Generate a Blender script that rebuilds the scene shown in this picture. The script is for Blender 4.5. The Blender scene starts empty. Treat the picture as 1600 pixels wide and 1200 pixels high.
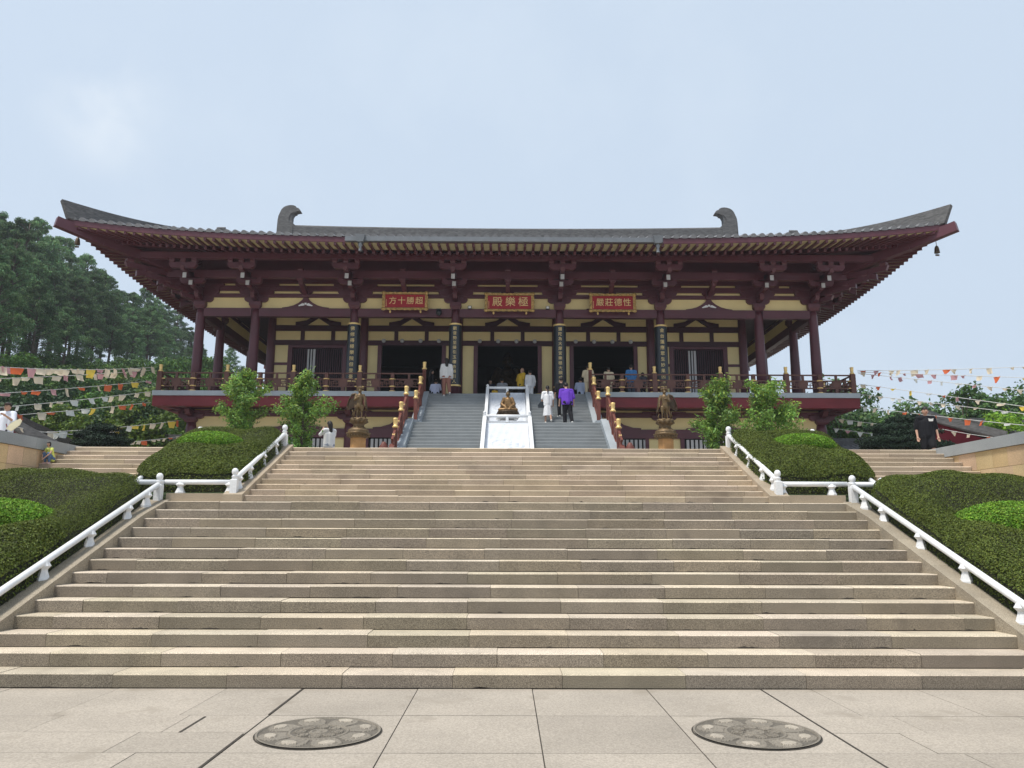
import bpy, math, random
import numpy as np
from mathutils import Vector, Matrix
R = random.Random(7)
sc = bpy.context.scene
COL = sc.collection
# ---------------------------------------------------------------- camera fit
FPX, PITCH, K = 1200.0, 0.191, 1.08        # focal length in 1600-px units, pitch, scale of the stair survey
H = 1.589 * K                              # eye height above the lower plaza
DZ = H - 1.589                             # heights of the hall were surveyed from an eye at 1.589
CX = 792.5
Z2 = 3.365 * K                             # level of the upper terrace


def Zp(py, d):
    return d * math.tan(PITCH - math.atan((py - 600) / FPX)) + H


def P(px, py, d):
    z = Zp(py, d)
    dep = d * math.cos(PITCH) + (z - H) * math.sin(PITCH)
    return Vector(((px - CX) / FPX * dep, d, z))


def Xp(px, d, z):
    return (px - CX) / FPX * (d * math.cos(PITCH) + (z - H) * math.sin(PITCH))


# ---------------------------------------------------------------- materials
MATS = {}


def mat(name, col, rough=0.7, var=0.12, scale=4.0, fine=0.0, fscale=90.0, bump=0.0, bscale=60.0, objvar=0.0,
        metal=0.0, spec=0.35, tint=False, transl=0.0, stain=None, emit=None, stretch=None):
    if name in MATS:
        return MATS[name]
    m = bpy.data.materials.new(name)
    m.use_nodes = True
    nt = m.node_tree
    n, l = nt.nodes, nt.links
    b = n['Principled BSDF']
    b.inputs['Roughness'].default_value = rough
    b.inputs['Metallic'].default_value = metal
    b.inputs['Specular IOR Level'].default_value = spec
    geo = n.new('ShaderNodeNewGeometry')
    vec = geo.outputs['Position']
    if stretch:
        mp = n.new('ShaderNodeMapping')
        mp.inputs['Scale'].default_value = stretch
        l.new(vec, mp.inputs['Vector'])
        vec = mp.outputs['Vector']

    def noise(s, det=4):
        t = n.new('ShaderNodeTexNoise')
        t.inputs['Scale'].default_value = s
        t.inputs['Detail'].default_value = det
        l.new(vec, t.inputs['Vector'])
        return t.outputs['Fac']

    def mrange(src, lo, hi, a=0.25, c=0.75):
        r = n.new('ShaderNodeMapRange')
        r.inputs['From Min'].default_value = a
        r.inputs['From Max'].default_value = c
        r.inputs['To Min'].default_value = lo
        r.inputs['To Max'].default_value = hi
        l.new(src, r.inputs['Value'])
        return r.outputs['Result']

    def mul(a, bsock):
        x = n.new('ShaderNodeMix')
        x.data_type = 'RGBA'
        x.blend_type = 'MULTIPLY'
        x.inputs['Factor'].default_value = 1.0
        l.new(a, x.inputs[6])
        l.new(bsock, x.inputs[7])
        return x.outputs[2]

    rgb = n.new('ShaderNodeRGB')
    rgb.outputs[0].default_value = (*col, 1)
    c = rgb.outputs[0]
    if var:
        c = mul(c, mrange(noise(scale), 1 - var, 1 + var))
    if fine:
        c = mul(c, mrange(noise(fscale, 2), 1 - fine, 1 + fine, 0.3, 0.7))
    if stain:
        s = mrange(noise(stain[0], 6), 0, 1, stain[1], stain[1] + 0.12)
        x = n.new('ShaderNodeMix')
        x.data_type = 'RGBA'
        l.new(s, x.inputs['Factor'])
        l.new(c, x.inputs[6])
        x.inputs[7].default_value = (*stain[2], 1)
        c = x.outputs[2]
    if tint:
        a = n.new('ShaderNodeAttribute')
        a.attribute_name = 'tint'
        c = mul(c, a.outputs['Color'])
    if objvar:
        oi = n.new('ShaderNodeObjectInfo')
        c = mul(c, mrange(oi.outputs['Random'], 1 - objvar, 1 + objvar, 0, 1))
    l.new(c, b.inputs['Base Color'])
    if bump:
        bp = n.new('ShaderNodeBump')
        bp.inputs['Strength'].default_value = bump
        bp.inputs['Distance'].default_value = 0.02
        l.new(noise(bscale, 5), bp.inputs['Height'])
        l.new(bp.outputs['Normal'], b.inputs['Normal'])
    if transl:
        tr = n.new('ShaderNodeBsdfTranslucent')
        l.new(c, tr.inputs['Color'])
        mx = n.new('ShaderNodeMixShader')
        mx.inputs['Fac'].default_value = transl
        l.new(b.outputs[0], mx.inputs[1])
        l.new(tr.outputs[0], mx.inputs[2])
        l.new(mx.outputs[0], n['Material Output'].inputs['Surface'])
    if emit:
        b.inputs['Emission Color'].default_value = (*emit[0], 1)
        b.inputs['Emission Strength'].default_value = emit[1]
    MATS[name] = m
    return m


M = {}
M['step'] = mat('granite_step', (0.318, 0.272, 0.205), 0.85, 0.15, 2.2, 0.58, 130, 0.25, 70, tint=True,
                stain=(1.1, 0.60, (0.235, 0.20, 0.155)))
M['step2'] = mat('tan_granite_step', (0.365, 0.298, 0.218), 0.85, 0.14, 2.0, 0.34, 130, 0.2, 70, tint=True,
                 stain=(1.1, 0.62, (0.28, 0.225, 0.165)))
M['pave'] = mat('granite_paving', (0.365, 0.320, 0.265), 0.8, 0.12, 0.9, 0.20, 60, 0.08, 60, tint=True,
                stain=(1.6, 0.60, (0.30, 0.26, 0.21)))
M['joint'] = mat('paving_joint', (0.06, 0.052, 0.043), 0.95, 0.3, 8)
M['relief'] = mat('lotus_stone', (0.21, 0.185, 0.15), 0.8, 0.15, 5, 0.2, 80, 0.2, 70, tint=True)
M['marble'] = mat('white_marble', (0.78, 0.79, 0.80), 0.45, 0.06, 3, 0.05, 30, spec=0.4,
                  stain=(2.5, 0.70, (0.55, 0.54, 0.50)))
M['ramp'] = mat('carved_marble', (0.60, 0.63, 0.68), 0.6, 0.08, 3)
M['wall_stone'] = mat('sandstone_wall', (0.52, 0.385, 0.24), 0.85, 0.2, 1.2, 0.12, 40, 0.1, 40, tint=True,
                      stain=(0.9, 0.62, (0.34, 0.22, 0.12)))
M['coping'] = mat('grey_coping', (0.30, 0.32, 0.33), 0.7, 0.12, 1.5, 0.1, 50)
M['granite'] = mat('grey_granite', (0.235, 0.25, 0.255), 0.75, 0.10, 2, 0.12, 60)
M['deckstone'] = mat('deck_stone', (0.34, 0.38, 0.41), 0.7, 0.12, 1.2, 0.06, 40)
M['red'] = mat('red_lacquer', (0.097, 0.026, 0.037), 0.42, 0.18, 1.6, 0.06, 30, spec=0.45)
M['redbeam'] = mat('deck_beam_red', (0.155, 0.016, 0.022), 0.5, 0.2, 1.1, stretch=(1, 1, 3))
M['dark'] = mat('dark_lacquer', (0.055, 0.018, 0.028), 0.5, 0.2, 2)
M['cream'] = mat('cream_plaster', (0.80, 0.66, 0.34), 0.85, 0.07, 1.2, 0.03, 30)
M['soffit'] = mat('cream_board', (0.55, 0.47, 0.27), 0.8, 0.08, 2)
M['greyend'] = mat('grey_painted_end', (0.50, 0.50, 0.50), 0.7, 0.05)
M['gold'] = mat('gilt', (0.82, 0.58, 0.23), 0.42, 0.2, 6, metal=0.3, spec=0.5)
M['goldtext'] = mat('gilt_lettering', (0.85, 0.66, 0.32), 0.5, 0.05, metal=0.15)
M['rail'] = mat('brown_rail', (0.115, 0.05, 0.038), 0.5, 0.2, 3)
M['tile'] = mat('grey_roof_tile', (0.15, 0.15, 0.155), 0.7, 0.22, 1.5, 0.12, 25, tint=False)
M['ridge'] = mat('grey_ridge_tile', (0.115, 0.114, 0.114), 0.75, 0.2, 1.6, 0.36, 6, stretch=(1, 1, 5))
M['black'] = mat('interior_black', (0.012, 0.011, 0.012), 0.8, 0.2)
M['boardblack'] = mat('black_board', (0.014, 0.02, 0.026), 0.3, 0.2, 6, spec=0.5)
M['signred'] = mat('plaque_red', (0.36, 0.02, 0.03), 0.5, 0.1)
M['metal'] = mat('grey_metal', (0.20, 0.21, 0.22), 0.45, 0.1, metal=0.5)
M['lampwhite'] = mat('white_lamp', (0.75, 0.74, 0.70), 0.4, 0.03)
M['bronze'] = mat('aged_bronze', (0.145, 0.095, 0.044), 0.5, 0.4, 9, 0.2, 40, 0.3, 50, metal=0.45, spec=0.5)
M['bronzed'] = mat('dark_bronze', (0.09, 0.06, 0.035), 0.5, 0.4, 9, 0.2, 40, 0.3, 50, metal=0.45, spec=0.5)
M['giltrobe'] = mat('gilt_robe', (0.21, 0.12, 0.045), 0.45, 0.35, 11, 0.2, 40, metal=0.4, spec=0.5)
M['hedge'] = mat('hedge_leaf', (0.098, 0.142, 0.032), 0.6, 0.25, 1.5, tint=True, spec=0.25, transl=0.2)
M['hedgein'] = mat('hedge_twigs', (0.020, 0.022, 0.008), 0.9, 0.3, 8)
M['bright'] = mat('bright_leaf', (0.17, 0.33, 0.04), 0.6, 0.2, 2, tint=True, spec=0.25, transl=0.25)
M['leaf'] = mat('tree_leaf', (0.19, 0.32, 0.065), 0.5, 0.2, 2, tint=True, spec=0.35, transl=0.3)
M['pine'] = mat('pine_needles', (0.118, 0.225, 0.100), 0.7, 0.25, 0.3, tint=True, objvar=0.40, spec=0.2, transl=0.12)
M['shrub'] = mat('hillside_leaf', (0.070, 0.155, 0.036), 0.6, 0.25, 0.4, tint=True, objvar=0.3, spec=0.2, transl=0.2)
M['niwaki'] = mat('black_pine_needles', (0.016, 0.032, 0.018), 0.7, 0.3, 2, tint=True, spec=0.2)
M['bark'] = mat('bark', (0.095, 0.075, 0.060), 0.9, 0.3, 6, stretch=(1, 1, 0.3))
M['soil'] = mat('hillside_soil', (0.030, 0.050, 0.018), 0.95, 0.4, 0.5)
M['skin'] = mat('skin', (0.50, 0.30, 0.21), 0.55, 0.05)
M['hair'] = mat('black_hair', (0.014, 0.011, 0.010), 0.5, 0.2, 20)
M['cord'] = mat('pale_cord', (0.6, 0.6, 0.58), 0.8, 0)
M['wallred'] = mat('red_wall', (0.20, 0.02, 0.035), 0.8, 0.1)


def cloth(name, col, rough=0.85):
    return mat('cloth_' + name, col, rough, 0.06, 8, spec=0.2)


# ---------------------------------------------------------------- mesh builder
W = {}            # world origin of every thing


class MB:
    shift = Vector((0, 0, 0))
    scale = 1.0

    def __init__(self):
        self.v, self.f, self.m, self.t, self.s = [], [], [], [], []
        self.mi, self.ti, self.sm = 0, 1.0, False

    def add(self, verts, faces):
        o = len(self.v)
        self.v.extend([tuple(p) for p in verts])
        for fc in faces:
            self.f.append(tuple(i + o for i in fc))
            self.m.append(self.mi)
            self.t.append(self.ti)
            self.s.append(self.sm)
        return self

    def box(self, x0, x1, y0, y1, z0, z1):
        v = [(x0, y0, z0), (x1, y0, z0), (x1, y1, z0), (x0, y1, z0), (x0, y0, z1), (x1, y0, z1), (x1, y1, z1), (x0, y1, z1)]
        return self.add(v, [(0, 3, 2, 1), (4, 5, 6, 7), (0, 1, 5, 4), (1, 2, 6, 5), (2, 3, 7, 6), (3, 0, 4, 7)])

    def hexa(self, v):
        return self.add(v, [(0, 3, 2, 1), (4, 5, 6, 7), (0, 1, 5, 4), (1, 2, 6, 5), (2, 3, 7, 6), (3, 0, 4, 7)])

    def bar(self, p, q, w, h, up=(0, 0, 1)):
        p, q = Vector(p), Vector(q)
        a = (q - p).normalized()
        s = a.cross(Vector(up))
        if s.length < 1e-6:
            s = a.cross(Vector((1, 0, 0)))
        s.normalize()
        u = s.cross(a).normalized()
        s, u = s * w / 2, u * h / 2
        return self.hexa([p - s - u, p + s - u, q + s - u, q - s - u, p - s + u, p + s + u, q + s + u, q - s + u])

    def tube(self, pts, r, n=8, caps=True, smooth=True):
        pts = [Vector(p) for p in pts]
        if not hasattr(r, '__len__'):
            r = [r] * len(pts)
        vs, fs = [], []
        up = Vector((0.13, 0.31, 0.94)).normalized()
        for i, p in enumerate(pts):
            a = (pts[min(i + 1, len(pts) - 1)] - pts[max(i - 1, 0)])
            a = a.normalized() if a.length > 1e-9 else Vector((0, 0, 1))
            s = a.cross(up)
            if s.length < 1e-3:
                s = a.cross(Vector((1, 0, 0)))
            s.normalize()
            u = s.cross(a)
            for k in range(n):
                t = 2 * math.pi * k / n
                vs.append(p + s * (math.cos(t) * r[i]) + u * (math.sin(t) * r[i]))
        for i in range(len(pts) - 1):
            for k in range(n):
                k2 = (k + 1) % n
                fs.append((i * n + k, i * n + k2, (i + 1) * n + k2, (i + 1) * n + k))
        sm = self.sm
        self.sm = smooth
        self.add(vs, fs)
        self.sm = False
        if caps:
            o = len(self.v) - len(vs)
            for base, rev in ((0, True), ((len(pts) - 1) * n, False)):
                idx = [o + base + k for k in range(n)]
                self.f.append(tuple(idx[::-1] if rev else idx))
                self.m.append(self.mi)
                self.t.append(self.ti)
                self.s.append(False)
        self.sm = sm
        return self

    def lathe(self, prof, c, n=16, smooth=True, sq=False):
        cx, cy, cz = c
        vs, fs = [], []
        for r, z in prof:
            for k in range(n):
                t = 2 * math.pi * (k + (0.5 if sq else 0)) / n
                vs.append((cx + r * math.cos(t), cy + r * math.sin(t), cz + z))
        for i in range(len(prof) - 1):
            for k in range(n):
                k2 = (k + 1) % n
                fs.append((i * n + k, i * n + k2, (i + 1) * n + k2, (i + 1) * n + k))
        self.sm = smooth
        self.add(vs, fs)
        self.sm = False
        self.add(vs[:n], [tuple(range(n))[::-1]])
        self.add(vs[-n:], [tuple(range(n))])
        return self

    def prism(self, poly, o, u, v, w):
        """polygon poly in the (u,v) plane at origin o, extruded by vector w (centred)"""
        o, u, v, w = Vector(o), Vector(u), Vector(v), Vector(w)
        n = len(poly)
        a = [o + u * p[0] + v * p[1] - w * 0.5 for p in poly]
        b = [p + w for p in a]
        fs = [tuple(range(n))[::-1], tuple(range(n, 2 * n))]
        fs += [(i, (i + 1) % n, (i + 1) % n + n, i + n) for i in range(n)]
        return self.add(a + b, fs)

    def ell(self, c, r, nu=12, nv=8, smooth=True):
        cx, cy, cz = c
        rx, ry, rz = r
        vs = [(cx, cy, cz - rz)]
        for i in range(1, nv):
            ph = -math.pi / 2 + math.pi * i / nv
            for k in range(nu):
                t = 2 * math.pi * k / nu
                vs.append((cx + rx * math.cos(ph) * math.cos(t), cy + ry * math.cos(ph) * math.sin(t), cz + rz * math.sin(ph)))
        vs.append((cx, cy, cz + rz))
        fs = []
        for k in range(nu):
            k2 = (k + 1) % nu
            fs.append((0, 1 + k2, 1 + k))
            e = 1 + (nv - 2) * nu
            fs.append((e + k, e + k2, len(vs) - 1))
            for i in range(nv - 2):
                a = 1 + i * nu
                fs.append((a + k, a + k2, a + nu + k2, a + nu + k))
        self.sm = smooth
        self.add(vs, fs)
        self.sm = False
        return self

    def build(self, name, mats, parent=None, origin=None):
        if not isinstance(mats, (list, tuple)):
            mats = [mats]
        vv = np.array(self.v, dtype=np.float64).reshape(-1, 3) * MB.scale + np.array(MB.shift)
        if parent is not None:
            org = W[parent.name]
        elif origin is not None:
            org = Vector(origin)
        else:
            lo, hi = vv.min(0), vv.max(0)
            org = Vector(((lo[0] + hi[0]) / 2, (lo[1] + hi[1]) / 2, lo[2]))
        return self.link(name, mats, parent, org, vv)

    def link(self, name, mats, parent, org, vv):
        me = bpy.data.meshes.new(name)
        me.from_pydata((vv - np.array(org)).tolist(), [], self.f)
        for m in mats:
            me.materials.append(m)
        if len(mats) > 1:
            me.polygons.foreach_set('material_index', self.m)
        me.polygons.foreach_set('use_smooth', self.s)
        if any(t != 1.0 for t in self.t):
            at = me.attributes.new('tint', 'FLOAT_COLOR', 'FACE')
            buf = np.ones((len(self.f), 4), dtype=np.float32)
            for i, t in enumerate(self.t):
                buf[i, :3] = t
            at.data.foreach_set('color', buf.ravel())
        else:
            at = me.attributes.new('tint', 'FLOAT_COLOR', 'FACE')
            at.data.foreach_set('color', np.ones(len(self.f) * 4, dtype=np.float32))
        me.update()
        o = bpy.data.objects.new(name, me)
        COL.objects.link(o)
        if parent is not None:
            o.parent = parent
            W[o.name] = W[parent.name]
        else:
            o.location = org
            W[o.name] = Vector(org)
        return o


def tag(o, label=None, cat=None, group=None, kind=None):
    if label:
        o['label'] = label
    if cat:
        o['category'] = cat
    if group:
        o['group'] = group
    if kind:
        o['kind'] = kind
    return o


def thing(name, label, cat, origin=(0, 0, 0), group=None):
    o = bpy.data.objects.new(name, None)
    o.empty_display_size = 0.3
    COL.objects.link(o)
    o.location = origin
    W[o.name] = Vector(origin)
    return tag(o, label, cat, group)


def dup(root, loc, rotz=0.0, s=1.0, label=None):
    r = root.copy()
    COL.objects.link(r)
    r.location = loc
    r.rotation_euler = (0, 0, rotz)
    r.scale = (s, s, s) if not hasattr(s, '__len__') else s
    if label:
        r['label'] = label
    for ch in list(root.children):
        c = ch.copy()
        COL.objects.link(c)
        c.parent = r
        for g in list(ch.children):
            d = g.copy()
            COL.objects.link(d)
            d.parent = c
    return r


def cards(pts, nrm, size, mats, name, parent, asp=2.0, tilt=0.7, tints=None, seed=1, origin=None, local=False):
    """many small leaf-shaped faces: pts (n,3), nrm (n,3), size scalar/array"""
    rg = np.random.default_rng(seed)
    n = len(pts)
    size = np.broadcast_to(np.asarray(size, dtype=float), (n,)) * rg.uniform(0.7, 1.3, n)
    d = nrm + rg.normal(0, tilt, (n, 3))
    d /= np.linalg.norm(d, axis=1)[:, None] + 1e-9
    r = rg.normal(0, 1, (n, 3))
    a = np.cross(d, r)
    a /= np.linalg.norm(a, axis=1)[:, None] + 1e-9
    b = np.cross(d, a)
    L = a * (size * 0.5)[:, None]
    B = b * (size * 0.5 / asp)[:, None]
    dr = d * (size * 0.12)[:, None]
    v = np.stack([pts - L, pts - B + dr, pts + L, pts + B + dr], 1).reshape(-1, 3)
    f = np.arange(n * 4).reshape(-1, 4)
    me = bpy.data.meshes.new(name)
    org = np.zeros(3) if local else np.array(W[parent.name] if parent is not None else origin)
    me.vertices.add(n * 4)
    me.vertices.foreach_set('co', (v - org).ravel())
    me.loops.add(n * 4)
    me.loops.foreach_set('vertex_index', f.ravel())
    me.polygons.add(n)
    me.polygons.foreach_set('loop_start', np.arange(0, n * 4, 4))
    me.update(calc_edges=True)
    me.materials.append(mats)
    at = me.attributes.new('tint', 'FLOAT_COLOR', 'FACE')
    if tints is None:
        g = rg.uniform(0.6, 1.4, n)
        tints = np.stack([g * rg.uniform(0.85, 1.25, n), g, g * rg.uniform(0.7, 1.2, n)], 1)
    buf = np.ones((n, 4), dtype=np.float32)
    buf[:, :3] = tints
    at.data.foreach_set('color', buf.ravel())
    o = bpy.data.objects.new(name, me)
    COL.objects.link(o)
    if parent is not None:
        o.parent = parent
        W[o.name] = W[parent.name]
    else:
        o.location = org
        W[o.name] = Vector(org)
    return o
# ================================================================ lower stairs, terraces (surveyed in units of K)
MB.scale = K
YS, T1, R1N, RISE1 = 8.37, 0.384, 14, 0.15
YT = YS + 13 * T1                     # nosing of the last lower step
T2, RISE2 = 0.287, 0.115
YU = YT + 0.22                        # first nosing of the upper flight
YTOP = YU + 10 * T2                   # edge of the upper terrace
ZL = 14 * RISE1
ZT = ZL + 11 * RISE2
HW1, HW2 = 5.845, 4.593

g = MB()
g.box(-400, 400, -280, 380, -0.5, -0.02)
tag(g.build('ground', M['pave']), kind='structure')
# paving slabs with open joints
pv = MB()
pv.mi = 1
pv.add([(-16, -3, 0), (16, -3, 0), (16, 8.42, 0), (-16, 8.42, 0)], [(0, 1, 2, 3)])
pv.mi = 0
gx = [0.27 + 1.176 * i for i in range(-2, 3)]
gy = [8.36 - 1.17 * i for i in range(0, 9)]


def slab(x0, x1, y0, y1, gap=0.004):
    pv.ti = R.uniform(0.90, 1.07)
    e = R.uniform(-0.0012, 0.0012)
    pv.box(x0 + gap, x1 - gap, y0 + gap, y1 - gap, 0.001, 0.006 + e)


for i in range(4):
    for j in range(8):
        slab(gx[i] + (0.006 if i == 0 else 0), gx[i + 1], gy[j + 1], gy[j], 0.005)
pv.mi = 1
for x_, ya_, yb_ in ((-2.615, 6.59, 7.13), (-2.085, 5.4, 6.55), (-2.085, 7.2, 8.34), (2.625, 5.2, 8.34)):
    wj = 0.011 if x_ < 0 else 0.006
    pv.add([(x_ - wj, ya_, 0.0105), (x_ + wj, ya_, 0.0105), (x_ + wj, yb_, 0.0105), (x_ - wj, yb_, 0.0105)], [(0, 1, 2, 3)])
pv.mi = 0
for side in (-1, 1):
    edge = gx[0] if side < 0 else gx[-1]
    y = 8.36
    row = 0
    while y > -1.0:
        hgt = 1.17 if row == 0 else 0.585
        x = 0.0
        off = R.uniform(0.35, 1.1)
        while x < 12:
            w = off if x == 0 else 1.1
            xa, xb = edge + side * x, edge + side * (x + w)
            slab(min(xa, xb), max(xa, xb), y - hgt, y, 0.003)
            x += w
        y -= hgt
        row += 1
tag(pv.build('paving', [M['pave'], M['joint']]), kind='structure')


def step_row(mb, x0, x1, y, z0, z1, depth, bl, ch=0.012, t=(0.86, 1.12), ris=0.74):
    """one step: a row of stone blocks with chamfered nosing"""
    x = x0
    first = True
    while x < x1 - 0.02:
        w = R.uniform(bl * 0.4, bl) if first else bl * R.uniform(0.92, 1.08)
        first = False
        xe = min(x + w, x1)
        if x1 - xe < 0.25:
            xe = x1
        q = R.uniform(*t)
        mb.ti = (q * R.uniform(0.985, 1.02), q, q * R.uniform(0.97, 1.06))
        dy, dz = R.uniform(-0.004, 0.004), R.uniform(-0.003, 0.003)
        a, b = x + 0.002, xe - 0.002
        f = y + dy
        zt = z1 + dz
        c = ch * R.uniform(0.7, 1.3)
        v = []
        for xx in (a, b):
            v += [(xx, f, z0 + 0.009), (xx, f, zt - c), (xx, f + c, zt), (xx, y + depth, zt), (xx, y + depth, z0)]
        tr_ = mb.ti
        mb.ti = tuple(c_ * ris for c_ in tr_)            # rough riser, colour darkened for grime and painted-in shade
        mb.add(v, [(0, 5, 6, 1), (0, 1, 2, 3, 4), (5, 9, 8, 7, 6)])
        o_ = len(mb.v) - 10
        for k_, fc_ in ((1.75, (1, 6, 7, 2)), (1.65, (2, 7, 8, 3)), (0.8, (3, 8, 9, 4))):      # worn tread and nosing, colour lightened further to imitate light from above
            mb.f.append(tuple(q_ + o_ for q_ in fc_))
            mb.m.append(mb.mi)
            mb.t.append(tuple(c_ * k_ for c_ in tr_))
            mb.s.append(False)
        for _ in range(R.choice((0, 0, 1, 1, 2))):          # chipped arrises and mortar loss at the foot of the riser
            cx_ = R.uniform(a, b)
            w_, h_ = R.uniform(.02, .13), R.uniform(.006, .022)
            mb.mi = 1
            zz = z0 + .009
            n_ = 7
            up_ = [(cx_ - w_ + 2 * w_ * k_ / (n_ - 1), f - .0015, zz + h_ * R.uniform(.25, 1) * math.sin(math.pi * (k_ + .35) / (n_ - .3))) for k_ in range(n_)]
            mb.add([(cx_ - w_, f - .0015, zz - .004), (cx_ + w_, f - .0015, zz - .004)] + up_[::-1], [tuple(range(n_ + 2))])
            mb.mi = 0
        x = xe
    mb.ti = 1.0


def core_steps(mb, x0, x1, y0, tr, n, z0, rise, yb):
    """dark bedding behind the blocks"""
    for i in range(n):
        mb.box(x0, x1, y0 + i * tr + 0.03, yb, z0 + i * rise - 0.02, z0 + (i + 1) * rise - 0.012)


st = thing('stone_staircase', 'broad speckled granite staircase in the foreground between the two large hedges', 'staircase', (0, YS * K, 0))
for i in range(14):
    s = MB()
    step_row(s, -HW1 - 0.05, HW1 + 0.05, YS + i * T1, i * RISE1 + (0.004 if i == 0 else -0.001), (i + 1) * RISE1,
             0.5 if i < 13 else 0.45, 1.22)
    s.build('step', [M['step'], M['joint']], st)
c = MB()
core_steps(c, -HW1 - 0.05, HW1 + 0.05, YS, T1, 14, 0.0, RISE1, YT + 0.4)
c.build('bedding', M['joint'], st)


def stringer(mb, x0, x1, ya, za, yb, zb, thick=0.5):
    v = []
    for xx in (x0, x1):
        v += [(xx, ya, za - thick), (xx, yb, zb - thick), (xx, yb, zb), (xx, ya, za)]
    mb.add(v, [(0, 1, 2, 3), (7, 6, 5, 4), (0, 4, 5, 1), (1, 5, 6, 2), (2, 6, 7, 3), (3, 7, 4, 0)])


for sx in (-1, 1):
    s = MB()
    sl = RISE1 / T1
    n = 6
    ya0, yb0 = YS - 0.25, YT + 0.12
    for k in range(n):
        ya, yb = ya0 + (yb0 - ya0) * k / n, ya0 + (yb0 - ya0) * (k + 1) / n
        s.ti = R.uniform(0.9, 1.08)
        za, zb = 0.15 + (ya + 0.002 - YS) * sl + 0.06, 0.15 + (yb - 0.002 - YS) * sl + 0.06
        xa, xb = sorted((sx * HW1, sx * (HW1 + 0.36)))
        stringer(s, xa, xb, ya + 0.002, za, yb - 0.002, min(zb, ZL + 0.03), 0.55)
    s.build('stringer', M['step'], st)

su = thing('stone_staircase', 'upper tan granite flight, narrower, above the broad foreground staircase', 'staircase', (0, YU * K, ZL * K))
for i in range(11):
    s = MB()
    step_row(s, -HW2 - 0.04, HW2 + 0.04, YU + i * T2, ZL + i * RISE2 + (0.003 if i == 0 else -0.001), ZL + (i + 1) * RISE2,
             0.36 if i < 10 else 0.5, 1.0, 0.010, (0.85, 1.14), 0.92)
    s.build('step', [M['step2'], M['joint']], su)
c = MB()
core_steps(c, -HW2 - 0.04, HW2 + 0.04, YU, T2, 11, ZL, RISE2, YTOP + 0.4)
c.build('bedding', M['joint'], su)
sl2 = RISE2 / T2
for sx in (-1, 1):
    s = MB()
    ya0, yb0 = YU - 0.1, YTOP + 0.05
    for k in range(3):
        ya, yb = ya0 + (yb0 - ya0) * k / 3, ya0 + (yb0 - ya0) * (k + 1) / 3
        s.ti = R.uniform(0.92, 1.08)
        za, zb = ZL + 0.115 + (ya + 0.002 - YU) * sl2 + 0.05, ZL + 0.115 + (yb - 0.002 - YU) * sl2 + 0.05
        xa, xb = sorted((sx * HW2, sx * (HW2 + 0.34)))
        stringer(s, xa, xb, ya + 0.002, za, yb - 0.002, zb, 0.5)
    s.build('stringer', M['step2'], su)

# landing strips + kerb stones beside the upper flight, and the side flights
for sx, nm in ((-1, 'left'), (1, 'right')):
    k = MB()
    xa, xb = sorted((sx * (HW2 + 0.345), sx * (HW1 + 0.1)))
    k.ti = 1.0
    k.box(xa, xb, YU - 0.02, YU + 0.3, ZL + 0.002, ZL + 0.147)
    tag(k.build('kerb_stone', M['step2']), 'long plain kerb stone under the short white rail, %s of the upper flight' % nm, 'kerb',
        'kerb stones beside the upper flight')
    ss = thing('side_staircase', 'tan side steps climbing beside the stone retaining wall, %s' % (
        'where a small child squats' if sx < 0 else 'below the person in black'), 'staircase', (sx * 7.9 * K, YU * K, ZL * K), 'side flights')
    xa, xb = sorted((sx * 6.62, sx * 9.27))
    for i in range(11):
        s = MB()
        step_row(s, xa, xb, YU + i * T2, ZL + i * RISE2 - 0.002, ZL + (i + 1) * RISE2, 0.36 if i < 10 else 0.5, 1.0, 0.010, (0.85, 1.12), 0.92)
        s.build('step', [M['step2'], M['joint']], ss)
    c = MB()
    core_steps(c, xa, xb, YU, T2, 11, ZL, RISE2, YTOP + 0.4)
    c.build('bedding', M['joint'], ss)

b = MB()       # earth bodies under landing and banks
for sx in (-1, 1):
    xa, xb = sorted((sx * (HW1 + 0.30), sx * 9.3))
    v = []
    for xx in (xa, xb):
        v += [(xx, 4, -0.3), (xx, YT + 0.3, -0.3), (xx, YT + 0.3, ZL - 0.01), (xx, YT - 0.02, ZL - 0.01), (xx, YS, 0.08), (xx, 4, 0.05)]
    b.add(v, [(0, 1, 2, 3, 4, 5), (11, 10, 9, 8, 7, 6), (0, 6, 7, 1), (1, 7, 8, 2), (2, 8, 9, 3), (3, 9, 10, 4), (4, 10, 11, 5), (5, 11, 6, 0)])
    xa, xb = sorted((sx * (HW2 + 0.3), sx * 6.6))
    v = []
    for xx in (xa, xb):
        v += [(xx, YU + 0.05, ZL - 0.5), (xx, YTOP + 0.3, ZL - 0.5), (xx, YTOP + 0.3, ZT - 0.02), (xx, YTOP, ZT - 0.02), (xx, YU + 0.05, ZL + 0.08)]
    b.add(v, [(0, 1, 2, 3, 4), (9, 8, 7, 6, 5), (0, 5, 6, 1), (1, 6, 7, 2), (2, 7, 8, 3), (3, 8, 9, 4), (4, 9, 5, 0)])
tag(b.build('planting_bank', M['soil']), kind='structure')

t = MB()       # upper terrace
t.box(-9.30, 9.30, YTOP + 0.3, 110, ZL, ZT - 0.004)
for sx in (-1, 1):
    xa, xb = sorted((sx * 9.45, sx * 70))
    t.box(xa, xb, 3.0, 110, -0.1, ZT - 0.05)
tag(t.build('terrace', M['pave']), kind='structure')

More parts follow.
